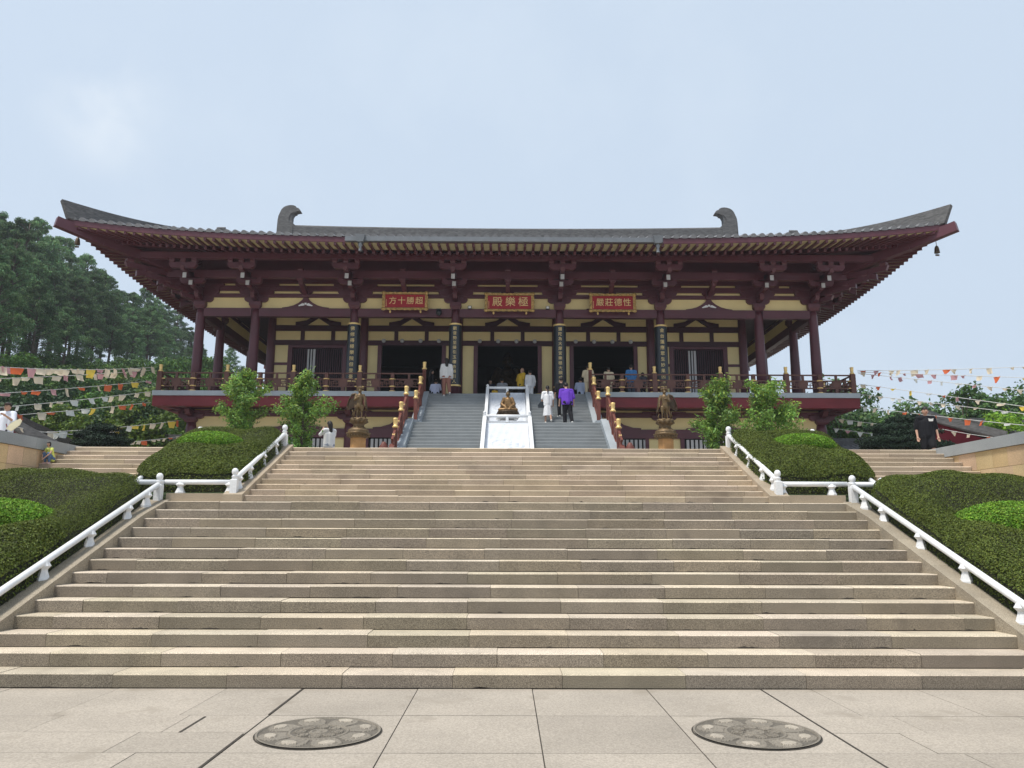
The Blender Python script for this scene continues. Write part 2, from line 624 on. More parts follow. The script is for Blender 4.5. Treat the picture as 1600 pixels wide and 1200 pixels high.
# retaining walls with coping
for sx in (-1, 1):
    w = thing('retaining_wall', ('buff stone retaining wall with grey coping beside the squatting child' if sx < 0 else
              'orange-buff stone retaining wall with grey coping below the person in black'), 'wall', (sx * 9.35 * K, 10 * K, 0), 'terrace retaining walls')
    f = MB()
    rows = 9
    zt = ZT - 0.19
    for r in range(rows):
        z0, z1 = zt * r / rows, zt * (r + 1) / rows
        y = 4.0 - R.uniform(0, 0.5)
        while y < YTOP + 0.35:
            ye = min(y + R.uniform(0.42, 0.6), YTOP + 0.4)
            q = R.uniform(0.9, 1.08)
            q *= 1.18 if sx < 0 else 1.0
            f.ti = (q, q * R.uniform(0.94, 1.04), q * R.uniform(0.85, 1.05))
            xa, xb = sorted((sx * (9.28 + R.uniform(-0.002, 0.002)), sx * 9.5))
            f.box(xa, xb, y + 0.003, ye - 0.003, z0 + 0.003, z1 - 0.003)
            y = ye
    f.build('wall_face', M['wall_stone'], w)
    c = MB()
    y = 3.6
    while y < YTOP + 0.4:
        xa, xb = sorted((sx * 9.24, sx * 9.62))
        c.box(xa, xb, y + 0.002, min(y + 1.15, YTOP + 0.45) - 0.002, zt + 0.004, ZT + 0.03)
        y += 1.15
    c.build('coping', M['coping'], w)

# ---------------------------------------------------------------- white marble balustrades


def post(mb, x, y, z, h=0.5, w=0.116):
    a = w * 0.72
    mb.lathe([(a, 0), (a, h * 0.58), (a * 0.9, h * 0.6)], (x, y, z), 4, False, True)
    mb.lathe([(w * 0.42, h * 0.6), (w * 0.42, h * 0.68), (w * 0.5, h * 0.7), (w * 0.36, h * 0.74), (w * 0.30, h * 0.76), (w * 0.46, h * 0.81),
              (w * 0.50, h * 0.88), (w * 0.42, h * 0.95), (w * 0.2, h * 0.995), (0.004, h)], (x, y, z), 14)


def vase(mb, x, y, z, h):
    mb.lathe([(0.085, -0.06), (0.085, h * 0.12), (0.075, h * 0.2), (0.05, h * 0.52), (0.048, h * 0.6), (0.085, h * 0.78), (0.07, h * 0.88), (0.055, h)], (x, y, z), 6, False, True)


def balustrade(label, a, bpt, vases, posts, grp, rr=0.045, hh=0.25):
    """a, bpt: rail foot points (on the stone); rail runs hh above them"""
    a, bpt = Vector(a), Vector(bpt)
    t = thing('marble_balustrade', label, 'balustrade', (a + bpt) * 0.5 * K, grp)
    r = MB()
    up = Vector((0, 0, hh))
    r.tube([a + up, bpt + up], rr, 14)
    r.build('rail', M['marble'], t)
    for q in vases:
        p = a + (bpt - a) * q
        m = MB()
        vase(m, p.x, p.y, p.z, hh)
        m.build('baluster', M['marble'], t)
    for q, h in posts:
        p = a + (bpt - a) * q
        m = MB()
        post(m, p.x, p.y, p.z - 0.06, h)
        m.build('newel_post', M['marble'], t)
    return t


GB = 'white marble balustrades round the hedges'
for sx, nm in ((-1, 'left'), (1, 'right')):
    oth = 'beside the lower stairs, %s side' % nm
    x = sx * (HW1 + 0.20)
    y1, y0 = YT + 0.12, YS - 1.9
    zl = lambda y: 0.15 + (y - YS) * sl + 0.07
    balustrade('long white marble handrail beside the broad stairs and the large %s hedge' % nm, (x, y1, ZL + 0.05), (x, y0, zl(y0) - 0.02),
               [0.06] + [(y1 - yy) / (y1 - y0) for yy in (12.45, 11.4, 10.35, 9.3, 8.2, 7.2)], [(0.0, 0.5)], GB)
    x2 = sx * (HW2 + 0.19)
    zu = lambda y: ZL + 0.115 + (y - YU) * sl2 + 0.05
    ya, yb = YTOP + 0.0, YU + 0.02
    balustrade('short white marble handrail beside the upper flight on the %s' % nm, (x2, ya, zu(ya)), (x2, yb, ZL + 0.15),
               [0.22, 0.48, 0.74, 0.93], [(0.0, 0.5), (1.0, 0.5)], GB, hh=0.24)
    balustrade('level white marble rail above the kerb stone in front of the small %s hedge' % nm, (x2, YU + 0.13, ZL + 0.147), (x, YU + 0.13, ZL + 0.147),
               [0.09, 0.78], [], GB, hh=0.2)
    balustrade('white marble rail running outward behind the large %s hedge' % nm, (x, YU + 0.06, ZL), (sx * 8.2, YU + 0.0, ZL),
               [0.5], [(0.27, 0.52), (1.0, 0.52)], GB, hh=0.34)
    x3 = sx * 6.6
    balustrade('white marble handrail along the outer side of the small %s hedge' % nm, (x3, YTOP, ZT), (x3, YU + 0.08, ZL + 0.06),
               [0.3, 0.6], [(0.0, 0.5)], GB, hh=0.24)


# ---------------------------------------------------------------- hedges
def hedge(label, cx, cy, ax, ay, base, hgt, pit, n, seed, tone=1.0):
    """clipped mass: height field over a super-ellipse on sloping ground; pit=(x,y,rx,ry,depth)"""
    rg = np.random.default_rng(seed)

    def hf(x, y):
        q = np.abs((x - cx) / ax) ** 6.0 + np.abs((y - cy) / ay) ** 6.0
        h = hgt * np.clip(1 - q, 0, 1) ** .38
        px, py, rx, ry, dp = pit
        g_ = np.exp(-(((x - px) / rx) ** 2 + ((y - py) / ry) ** 2) ** 1.6)
        lump = 0.03 * np.sin(x * 3.1 + y * 1.7 + seed) + 0.025 * np.sin(x * 6.3 - y * 4.9)
        return base(y) + np.maximum(h - dp * g_, 0.02) + lump * np.clip(h * 4, 0, 1)
    th = thing('clipped_hedge', label, 'hedge', Vector((cx, cy, float(base(cy)))) * K, 'dark clipped hedges')
    nx = ny = 40
    u = np.linspace(-1, 1, nx)
    gx_, gy_ = np.meshgrid(u, u)
    # map the square onto the super-ellipse
    ang = np.arctan2(gy_, gx_)
    rad = np.maximum(np.abs(gx_), np.abs(gy_))
    k3 = (np.abs(np.cos(ang)) ** 6 + np.abs(np.sin(ang)) ** 6) ** (-1 / 6)
    X = cx + ax * rad * k3 * np.cos(ang)
    Y = cy + ay * rad * k3 * np.sin(ang)
    Z = hf(X, Y) - 0.035
    m = MB()
    m.sm = True
    m.add(np.stack([X, Y, Z], -1).reshape(-1, 3).tolist(),
          [(j * nx + i, j * nx + i + 1, (j + 1) * nx + i + 1, (j + 1) * nx + i) for j in range(ny - 1) for i in range(nx - 1)])
    # skirt
    ring = [(i, 0) for i in range(nx)] + [(nx - 1, j) for j in range(1, ny)] + [(i, ny - 1) for i in range(nx - 2, -1, -1)] + [(0, j) for j in range(ny - 2, 0, -1)]
    top = [(X[j, i], Y[j, i], Z[j, i]) for i, j in ring]
    nn = len(top)
    m.add(top + [(p[0], p[1], p[2] - 0.3) for p in top], [(i, i + nn, (i + 1) % nn + nn, (i + 1) % nn) for i in range(nn)])
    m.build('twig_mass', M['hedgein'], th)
    # leaves (sample by area: more on the steep rim)
    a = rg.uniform(0, 2 * np.pi, n)
    r = 1 - (1 - np.sqrt(rg.uniform(0, 1, n))) * np.where(rg.uniform(0, 1, n) < 0.35, 0.25, 1.0)
    kk = (np.abs(np.cos(a)) ** 6 + np.abs(np.sin(a)) ** 6) ** (-1 / 6)
    x = cx + ax * r * kk * np.cos(a)
    y = cy + ay * r * kk * np.sin(a)
    z = hf(x, y)
    e = 0.02
    nrm = np.stack([-(hf(x + e, y) - hf(x - e, y)) / (2 * e), -(hf(x, y + e) - hf(x, y - e)) / (2 * e), np.ones(n)], 1)
    nrm = np.clip(nrm, -4, 4)
    nrm /= np.linalg.norm(nrm, axis=1)[:, None]
    pts = np.stack([x, y, z], 1) + nrm * rg.uniform(-0.03, 0.028, n)[:, None]
    lo = r > 0.97
    pts[lo, 2] -= rg.uniform(0, 0.22, lo.sum())
    br = rg.uniform(0.45, 1.5, n) * tone
    wm = rg.uniform(0, 1, n)
    t3 = np.stack([br * (1 + 0.22 * wm), br, br * (0.9 - 0.3 * wm)], 1)
    cards(pts * K, nrm, 0.032, M['hedge'], 'foliage', th, 2.0, 0.6, t3, seed)
    return hf


def dome(label, c, r, n, seed):
    rg = np.random.default_rng(seed)
    th = thing('round_shrub', label, 'shrub', Vector((c[0], c[1], c[2] - r[2] * 0.3)) * K, 'bright green clipped domes')
    m = MB()
    m.ell(c, (r[0] * 0.96, r[1] * 0.96, r[2] * 0.95), 24, 14)
    m.build('twig_mass', M['hedgein'], th)
    d = rg.normal(0, 1, (n, 3))
    d[:, 2] = np.abs(d[:, 2]) - 0.25
    d /= np.linalg.norm(d, axis=1)[:, None]
    rr = np.array(r)
    pts = np.array(c) + d * rr * rg.uniform(0.94, 1.03, n)[:, None]
    nr = d / rr
    nr /= np.linalg.norm(nr, axis=1)[:, None]
    br = rg.uniform(0.45, 1.5, n)
    t3 = np.stack([br * rg.uniform(0.8, 1.3, n), br, br * rg.uniform(0.5, 1.2, n)], 1)
    cards(pts * K, nr, 0.038, M['bright'], 'foliage', th, 2.0, 0.7, t3, seed)


bank1 = lambda y: 0.20 + np.clip((y - YS) * sl, -0.2, ZL - 0.15)
bank2 = lambda y: ZL + 0.10 + np.clip((y - YU) * sl2, 0, ZT - ZL)
for sx, nm in ((-1, 'left'), (1, 'right')):
    px = sx * 7.52
    hedge('large dark green clipped hedge on the slope %s of the broad foreground stairs' % nm, sx * 7.80, 10.95, 1.72, 2.66, bank1, 0.60,
          (px, 11.55, 1.0, 0.84, 0.36), 150000, 11 + sx)
    dome('bright green clipped dome set in the large %s hedge' % nm, (px, 11.55, float(bank1(11.55)) + 0.22), (0.90, 0.64, 0.40), 34000, 31 + sx)
    hedge('smaller dark green clipped hedge beside the upper flight on the %s' % nm, sx * 5.78, 15.22, 1.06, 1.36, bank2, 0.52,
          (sx * 5.98, 15.5, 0.6, 0.5, 0.22), 80000, 21 + sx)
    dome('small bright green dome of clipped shrub on the smaller %s hedge' % nm, (sx * 5.98, 15.5, float(bank2(15.5)) + 0.34), (0.66, 0.46, 0.27), 20000, 41 + sx)

# ---------------------------------------------------------------- lotus relief slabs in the paving
for px_, nm in ((-1.5, 'left'), (2.01, 'right')):
    m = MB()
    nr, na = 64, 224
    rad = 0.49
    vs, fs, tn = [], [], []

    def relief(r, a):
        q = r / rad
        h = 0.0
        if q > 0.955:
            return 0.012
        k = 8
        sec = ((a / (2 * math.pi) * k) % 1.0) - 0.5
        # outer petals
        if q > 0.50:
            w_ = 0.44 * math.sqrt(max(0.0, 1 - ((q - 0.62) / 0.34) ** 2)) if q > 0.62 else 0.44
            e = abs(sec) / max(w_, 1e-3)
            if e < 1 and q < 0.95:
                h = 0.006 + 0.006 * (1 - e) + 0.0025 * math.cos(e * 14)
                ee = ((q - 0.765) / 0.095) ** 2 + (sec / 0.22) ** 2
                if ee < 1:
                    h = 0.019
        elif q > 0.44:
            h = 0.013 if abs(q - 0.47) < 0.02 else 0.004
        else:
            x, y = q * math.cos(a), q * math.sin(a)
            h = 0.003
            for j in range(9):
                if j == 0:
                    cx_, cy_, rr_ = 0, 0, 0.15
                else:
                    cx_, cy_, rr_ = 0.30 * math.cos(j * math.pi / 4), 0.30 * math.sin(j * math.pi / 4), 0.10
                d_ = math.hypot(x - cx_, y - cy_) / rr_
                if d_ < 1:
                    h = 0.014 if (d_ > 0.72 or d_ < 0.34) else 0.006
        return h
    for i in range(nr + 1):
        for j in range(na):
            r = rad * i / nr
            a = 2 * math.pi * j / na
            vs.append((px_ + r * math.cos(a), 6.59 + r * math.sin(a), 0.0075 + relief(r, a)))
    for i in range(nr):
        for j in range(na):
            j2 = (j + 1) % na
            hh = relief(rad * (i + 0.5) / nr, 2 * math.pi * (j + 0.5) / na)
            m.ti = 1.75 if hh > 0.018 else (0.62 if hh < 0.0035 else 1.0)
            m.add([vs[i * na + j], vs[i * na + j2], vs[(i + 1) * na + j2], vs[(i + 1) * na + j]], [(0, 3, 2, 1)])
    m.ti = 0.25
    ro = rad + 0.014
    ringv = []
    for j in range(64):
        a = 2 * math.pi * j / 64
        ringv += [(px_ + rad * math.cos(a), 6.59 + rad * math.sin(a), 0.0082), (px_ + ro * math.cos(a), 6.59 + ro * math.sin(a), 0.0082)]
    m.add(ringv, [(2 * j, 2 * j + 1, (2 * j + 3) % 128, (2 * j + 2) % 128) for j in range(64)])
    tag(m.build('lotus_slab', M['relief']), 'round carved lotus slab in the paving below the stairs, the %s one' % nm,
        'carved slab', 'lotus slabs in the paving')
MB.scale = 1.0
# ================================================================ the hall
MB.shift = Vector((0, 0, DZ))
Zo = lambda py, d: Zp(py, d) - DZ
YC, YI, YB, YIB, YBC = 33.4, 35.87, 42.47, 49.07, 51.54
CXS = [2.34, 6.88, 11.32, 13.79]
FL = 7.35
GZ = Z2 - DZ                                   # terrace level in these units
hall = thing('temple_hall', 'large dark red timber temple hall on a raised deck with sweeping grey tiled roof', 'temple', (0, YB, Z2))
RED, CRM, DRK = M['red'], M['cream'], M['dark']


def part(mb, name, mats, label=None):
    o = mb.build(name, mats, hall)
    if label:
        o['label'] = label
    return o


def column(x, y, z0, z1, r0=0.225, r1=0.19, name='column'):
    m = MB()
    m.tube([(x, y, z0), (x, y, z0 + (z1 - z0) * 0.4), (x, y, z1 - 0.25), (x, y, z1)], [r0, r0 * 0.99, r1, r1 * 0.9], 20)
    m.lathe([(r0 + 0.10, -0.01), (r0 + 0.10, 0.05), (r0 + 0.03, 0.10)], (x, y, z0), 20)
    return part(m, name, RED)


ys_side = [YC, YI, 40.27, 44.67, YIB, YBC]
for sx in (-1, 1):
    for x in CXS:
        column(sx * x, YC, FL, 11.42)
    for y in ys_side[1:]:
        column(sx * CXS[3], y, FL, 11.42)
    for x in CXS[:3]:
        column(sx * x, YI - 0.02, FL, 12.2, 0.21, 0.19)
        column(sx * x, YBC, FL, 11.42)
# ---- facade framing, front, back, sides
FULL = CXS[3]


def wallmap(side):
    """(a along, o outward, z) -> world"""
    if side == 'front':
        return lambda a, o, z: (a, YC - o, z)
    if side == 'back':
        return lambda a, o, z: (-a, YBC + o, z)
    if side == 'left':
        return lambda a, o, z: (-FULL - o, YB - a, z)
    return lambda a, o, z: (FULL + o, YB + a, z)


def lbox(m, f, a0, a1, o0, o1, z0, z1):
    m.hexa([f(a0, o1, z0), f(a1, o1, z0), f(a1, o0, z0), f(a0, o0, z0), f(a0, o1, z1), f(a1, o1, z1), f(a1, o0, z1), f(a0, o0, z1)])


def lpoly(m, f, pts, o0, o1):
    n = len(pts)
    A = [f(p[0], o1, p[1]) for p in pts]
    B = [f(p[0], o0, p[1]) for p in pts]
    m.add(A + B, [tuple(range(n)), tuple(range(2 * n - 1, n - 1, -1))] + [(i, i + n, (i + 1) % n + n, (i + 1) % n) for i in range(n)])


SD = YBC - YB                                   # half depth 9.07
AX = {'front': sorted([-x for x in CXS] + CXS), 'side': [y - YB for y in ys_side]}
for side in ('front', 'back', 'left', 'right'):
    f = wallmap(side)
    ax = AX['front'] if side in ('front', 'back') else AX['side']
    half = ax[-1]
    for a0, a1 in zip(ax[:-1], ax[1:]):          # main tie beam, one per bay
        m = MB()
        lbox(m, f, a0 + 0.17, a1 - 0.17, -0.13, 0.13, 11.07, 11.45)
        part(m, 'tie_beam', RED)
        m = MB()
        lbox(m, f, a0 + 0.05, a1 - 0.05, -0.09, 0.0, 11.452, 11.968)
        part(m, 'plaster_panel', CRM)
    m = MB()
    for z0, z1 in ((11.97, 12.14), (12.27, 12.51), (12.62, 14.0)):
        lbox(m, f, -half - (0.1 if side in ('front','back') else 0.097), half + 0.1, -0.12, 0.09, z0, z1)
    part(m, 'wall_beam', RED)
    m = MB()
    for z0, z1 in ((12.142, 12.268), (12.512, 12.618)):
        lbox(m, f, -half, half, -0.09, 0.0, z0, z1)
    part(m, 'plaster_strip', CRM)
    m = MB()
    lbox(m, f, -half - 1.1, half + 1.1, 1.0, 1.24, 12.51, 12.84)
    part(m, 'inner_purlin', RED)
    m = MB()
    lbox(m, f, -half - 2.2, half + 2.2, 2.08, 2.34, 12.99, 13.26)
    part(m, 'eaves_purlin', RED)


# ---- brackets
def arm(m, f, ac, half, o0, o1, z0, z1):
    """cross arm with rounded ends"""
    h = z1 - z0
    pts = [(ac - half + 0.14, z0), (ac + half - 0.14, z0), (ac + half - 0.05, z0 + h * 0.22), (ac + half, z0 + h * 0.55), (ac + half, z1),
           (ac - half, z1), (ac - half, z0 + h * 0.55), (ac - half + 0.05, z0 + h * 0.22)]
    lpoly(m, f, pts, o0, o1)


def blk(m, f, a, o, z0, z1, w=0.11):
    wt, wb = w, w * 0.7
    zm = z0 + (z1 - z0) * 0.45
    v = [f(a - wb, o + wb, z0), f(a + wb, o + wb, z0), f(a + wb, o - wb, z0), f(a - wb, o - wb, z0)]
    u = [f(a - wt, o + wt, zm), f(a + wt, o + wt, zm), f(a + wt, o - wt, zm), f(a - wt, o - wt, zm)]
    t = [f(a - wt, o + wt, z1), f(a + wt, o + wt, z1), f(a + wt, o - wt, z1), f(a - wt, o - wt, z1)]
    m.hexa(v + u)
    m.hexa(u + t)


def slant(m, f, a, w, o0, z0, o1, z1, h):
    v = [f(a - w, o0, z0), f(a + w, o0, z0), f(a + w, o1, z1), f(a - w, o1, z1)]
    t = [f(a - w, o0, z0 + h), f(a + w, o0, z0 + h), f(a + w, o1, z1 + h), f(a - w, o1, z1 + h)]
    m.hexa([v[3], v[2], v[1], v[0], t[3], t[2], t[1], t[0]])


def bracket(f0, a, full=True, e=0.0):
    m = MB()
    f = lambda a_, o_, z_: f0(a + (a_ - a) * (1 + e), o_ + e, z_ + e)
    if full:
        blk(m, f, a, 0.0, 11.42, 11.74, 0.26)
        arm(m, f, a, 0.53, -0.10, 0.12, 11.74, 11.965)
        for d in (-0.44, 0.44, 0.0):
            blk(m, f, a + d, 0.01, 11.965, 12.09)
        arm(m, f, a, 0.78, -0.10, 0.125, 12.09, 12.30)
        for d in (-0.68, 0.68):
            blk(m, f, a + d, 0.01, 12.30, 12.42)
        arm(m, f, a, 0.98, -0.10, 0.125, 12.42, 12.60)
        # stepped arms reaching out
        m.hexa([f(a - .09, 0.62, 11.80), f(a + .09, 0.62, 11.80), f(a + .09, -0.3, 11.74), f(a - .09, -0.3, 11.74),
                f(a - .09, 0.72, 11.98), f(a + .09, 0.72, 11.98), f(a + .09, -0.3, 11.98), f(a - .09, -0.3, 11.98)])
        blk(m, f, a, 0.58, 11.98, 12.09)
        m.hexa([f(a - .09, 1.15, 12.10), f(a + .09, 1.15, 12.10), f(a + .09, 0, 12.02), f(a - .09, 0, 12.02),
                f(a - .09, 1.25, 12.24), f(a + .09, 1.25, 12.24), f(a + .09, 0, 12.24), f(a - .09, 0, 12.24)])
        arm(m, f, a, 0.54, 1.02, 1.22, 12.24, 12.46)
        for d in (-0.44, 0.44):
            blk(m, f, a + d, 1.12, 12.40, 12.52)
        slant(m, f, a, .085, -0.2, 12.72, 1.36, 12.12, 0.22)
        slant(m, f, a, .085, -0.2, 13.0, 2.02, 12.22, 0.24)
        m.hexa([f(a - .085, 2.3, 12.50), f(a + .085, 2.3, 12.50), f(a + .085, 1.3, 12.46), f(a - .085, 1.3, 12.46),
                f(a - .085, 2.36, 12.66), f(a + .085, 2.36, 12.66), f(a + .085, 1.3, 12.66), f(a - .085, 1.3, 12.66)])
        arm(m, f, a, 0.58, 2.1, 2.3, 12.58, 12.82)
        for d in (-0.47, 0.0, 0.47):
            blk(m, f, a + d, 2.2, 12.82, 12.99)
        m.mi = 1
        for o_, z_, h_ in ((1.362, 12.12, 0.22), (2.022, 12.22, 0.24)):
            lbox(m, f, a - .08, a + .08, o_, o_ + 0.012, z_ + 0.005, z_ + h_ - 0.005)
    else:
        blk(m, f, a, 0.0, 11.97, 12.12, 0.16)
        m.hexa([f(a - .09, 1.0, 12.28), f(a + .09, 1.0, 12.28), f(a + .09, -0.1, 12.0), f(a - .09, -0.1, 12.0),
                f(a - .09, 1.22, 12.5), f(a + .09, 1.22, 12.5), f(a + .09, -0.1, 12.3), f(a - .09, -0.1, 12.3)])
        blk(m, f, a, 1.12, 12.40, 12.52, 0.15)
        arm(m, f, a, 0.3, -0.1, 0.125, 12.14, 12.30)
        blk(m, f, a, 1.12, 12.84, 12.98, 0.12)
    part(m, 'bracket_set', [RED, M['greyend']])


for side in ('front', 'back', 'left', 'right'):
    f = wallmap(side)
    ax = AX['front'] if side in ('front', 'back') else AX['side']
    for a in ax:
        bracket(f, a, True, 0.004 if side in ('left', 'right') else 0.0)
    for a0, a1 in zip(ax[:-1], ax[1:]):
        if a1 - a0 > 3:
            bracket(f, (a0 + a1) / 2, False)
for sx in (-1, 1):                                # diagonal corner sets
    for yc, sy in ((YC, -1), (YBC, 1)):
        d = 1 / math.sqrt(2)
        f = lambda a, o, z, sx=sx, sy=sy, yc=yc, d=d: (sx * (FULL + (o - a) * d), yc + sy * (o + a) * d, z)
        m = MB()
        for o1, z0, h in ((0.9, 11.74, .24), (1.7, 12.02, .24), (2.5, 12.24, .26), (3.3, 12.52, .28)):
            m.hexa([f(-.1, o1, z0 + .06), f(.1, o1, z0 + .06), f(.1, -.2, z0), f(-.1, -.2, z0), f(-.1, o1 + .1, z0 + h), f(.1, o1 + .1, z0 + h), f(.1, -.2, z0 + h), f(-.1, -.2, z0 + h)])
        for o_, z_ in ((0.8, 11.98), (1.6, 12.26), (2.4, 12.50), (3.2, 12.80)):
            blk(m, f, 0, o_, z_, z_ + .14, .14)
        slant(m, f, 0, .09, -0.2, 12.9, 2.0, 12.10, 0.24)
        slant(m, f, 0, .09, -0.2, 13.2, 2.9, 12.26, 0.26)
        part(m, 'corner_bracket', RED)

# hump-shaped struts over the tie beam (front and back) with white carved inset
for side in ('front', 'back'):
    f = wallmap(side)
    ax = AX['front']
    for a0, a1 in zip(ax[:-1], ax[1:]):
        if a1 - a0 < 3:
            continue
        ac = (a0 + a1) / 2
        pts = [(-1.05, 11.45), (1.05, 11.45), (1.05, 11.50), (0.80, 11.53), (0.55, 11.60), (0.32, 11.72), (0.16, 11.86), (0.10, 11.97),
               (-0.10, 11.97), (-0.16, 11.86), (-0.32, 11.72), (-0.55, 11.60), (-0.80, 11.53), (-1.05, 11.50)]
        m = MB()
        lpoly(m, f, [(ac + p[0], p[1]) for p in pts], 0.002, 0.06)
        s = part(m, 'hump_strut', RED)
        m = MB()
        for q in ((-1, 1)):
            pts = [(0.05, 11.60), (0.30, 11.56), (0.33, 11.59), (0.14, 11.70), (0.06, 11.68)]
            lpoly(m, f, [(ac + q * p[0], p[1]) for p in (pts if q > 0 else pts[::-1])], 0.062, 0.075)
        lbox(m, f, ac - 0.045, ac + 0.045, 0.062, 0.08, 11.63, 11.72)
        m.build('carved_inset', M['marble'], s)

# ---- roof ------------------------------------------------------------------
EF, WX, HD, G = 29.4, 17.5, 13.07, 4.4
rise = lambda u, v: 0.62 * (min(1, abs(u)) * min(1, abs(v))) ** 3.2
prof = lambda s: 13.37 + 0.262 * s + 0.0087 * s * s


def roofpt(side, a, s):
    """a along the eave, s inward from it -> world point on the roof bed"""
    half = WX if side in ('front', 'back') else HD
    u = a / half
    push = 0.22 * abs(u) ** 7 * max(0, 1 - s / 3)
    if side in ('front', 'back'):
        x, y = a, s - push
        v = 1 - min(s, HD) / HD
        z = prof(s) + rise(u, v)
        if abs(u) > 0.999:
            x = a
        x = x * (1 + 0.012 * abs(u) ** 6 * max(0, 1 - s / 3))
        return (x, EF + y, z) if side == 'front' else (-x, 2 * YB - EF - y, z)
    v = 1 - min(s, WX) / WX
    z = prof(s) + rise(u, v)
    yy = a * (1 + 0.016 * abs(u) ** 6 * max(0, 1 - s / 3))
    xx = WX - s + push
    return (xx, YB + yy, z) if side == 'right' else (-xx, YB - yy, z)


PER = 0.35
for side in ('front', 'back', 'left', 'right'):
    half = WX if side in ('front', 'back') else HD
    m = MB()
    m.sm = True
    sub = 8 if side == 'front' else 6
    n = int(round(2 * half / PER)) * sub
    ns = 18
    vs = []
    for i in range(n + 1):
        a = -half + 2 * half * i / n
        dist = half - abs(a)
        if side in ('front', 'back'):
            smax = HD if dist >= G else max(dist, 0.02)
        else:
            smax = min(G, max(dist, 0.02))
        ph = (a / PER) % 1.0
        w = abs(ph - 0.5) * 2                  # 1 at valley, 0 at crest
        c = 0.10 * math.sqrt(max(0, 1 - (w / 0.62) ** 2)) if w < 0.62 else -0.035 * math.sin(math.pi * (w - 0.62) / 0.76)
        for k in range(ns + 1):
            s = smax * (k / ns) ** 1.3
            x, y, z = roofpt(side, a, s)
            vs.append((x, y, z + c - 0.02))
        # lip hanging over the eave
    fs = [(i * (ns + 1) + k, (i + 1) * (ns + 1) + k, (i + 1) * (ns + 1) + k + 1, i * (ns + 1) + k + 1) for i in range(n) for k in range(ns)]
    m.add(vs, fs)
    m.sm = False
    # eave end faces of the tiles
    ev, ef = [], []
    for i in range(n + 1):
        a = -half + 2 * half * i / n
        p = vs[i * (ns + 1)]
        q = roofpt(side, a, 0.0)
        zb = q[2] - 0.09 + (0.035 if ((a / PER) % 1.0 < 0.19 or (a / PER) % 1.0 > 0.81) else 0.0)
        ev += [p, (p[0], p[1], min(zb, p[2] - 0.01))]
    ef = [(2 * i, 2 * i + 1, 2 * i + 3, 2 * i + 2) for i in range(n)]
    m.add(ev, ef)
    part(m, 'tiled_roof_slope', M['tile'])
    # fascia board, soffit boards, rafters
    fb, sb, lb = MB(), MB(), MB()
    fv = []
    nn = 60
    prev = None
    for i in range(nn + 1):
        a = -half + 2 * half * i / nn
        x, y, z = roofpt(side, a, 0.03)
        x2, y2, z2 = roofpt(side, a, 0.09)
        cur = [(x, y, z - 0.31), (x, y, z - 0.085), (x2, y2, z - 0.085), (x2, y2, z - 0.31)]
        if prev:
            o = len(fb.v)
            fb.add(prev + cur, [(0, 4, 5, 1), (1, 5, 6, 2), (2, 6, 7, 3), (3, 7, 4, 0)])
        prev = cur
    part(fb, 'fascia_board', RED)

    def under(a, s, dz):
        """point below the roof bed for the eave's underside"""
        x, y, z = roofpt(side, a, s)
        u = a / half
        base = 13.06 + 0.10 * s if s <= 1.1 else 13.17 + 0.28 * (s - 1.1)
        v = 1 - s / (HD if side in ('front', 'back') else WX)
        return (x, y, base + dz + rise(u, v))
    cv, lv = [], []
    na = 80
    for i in range(na + 1):
        a = -half + 2 * half * i / na
        dist = half - abs(a)
        for k in range(3):
            s = min(1.1 * k / 2 + 0.05, dist + 0.02)
            cv.append(under(a, s, -0.005))
        for k in range(4):
            s = min(1.1 + 3.3 * k / 3, dist + 0.02)
            lv.append(under(a, s, -0.005 if s > 1.1 else 0))
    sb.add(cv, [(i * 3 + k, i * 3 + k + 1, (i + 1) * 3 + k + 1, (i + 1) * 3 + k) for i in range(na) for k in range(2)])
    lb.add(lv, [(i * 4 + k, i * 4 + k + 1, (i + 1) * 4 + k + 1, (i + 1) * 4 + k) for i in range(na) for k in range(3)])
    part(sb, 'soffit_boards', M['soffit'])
    part(lb, 'rafter_boards', RED)
    stuff = MB()
    nraf = int(round(2 * half / PER))
    for i in range(nraf + 1):
        a = -half + 0.02 + (2 * half - 0.04) * i / nraf
        aa = abs(a)
        lim = half - 4.6
        sgn = 1 if a > 0 else -1

        def inner(s):
            """rafters fan out towards the corner"""
            if aa <= lim:
                return a
            k_ = (aa - lim) / (half - lim)
            return sgn * (aa - (aa - lim) * 0.97 * (s / 4.5) * k_ ** 0.5 * 1.0)
        m = MB() if side == 'front' and i % 1 == 0 and i < 100 else stuff
        p, q = under(a, 0.06, -0.055), under(inner(1.3), 1.3, -0.055)
        m.bar(p, q, 0.10, 0.11)
        if m is not stuff:
            part(m, 'flying_rafter', RED)
        p, q = under(inner(1.02), 1.02, -0.13), under(inner(4.3), 4.3, -0.13)
        stuff.bar(p, q, 0.12, 0.13)
    o = part(stuff, 'rafters', RED)
    o['kind'] = 'stuff'

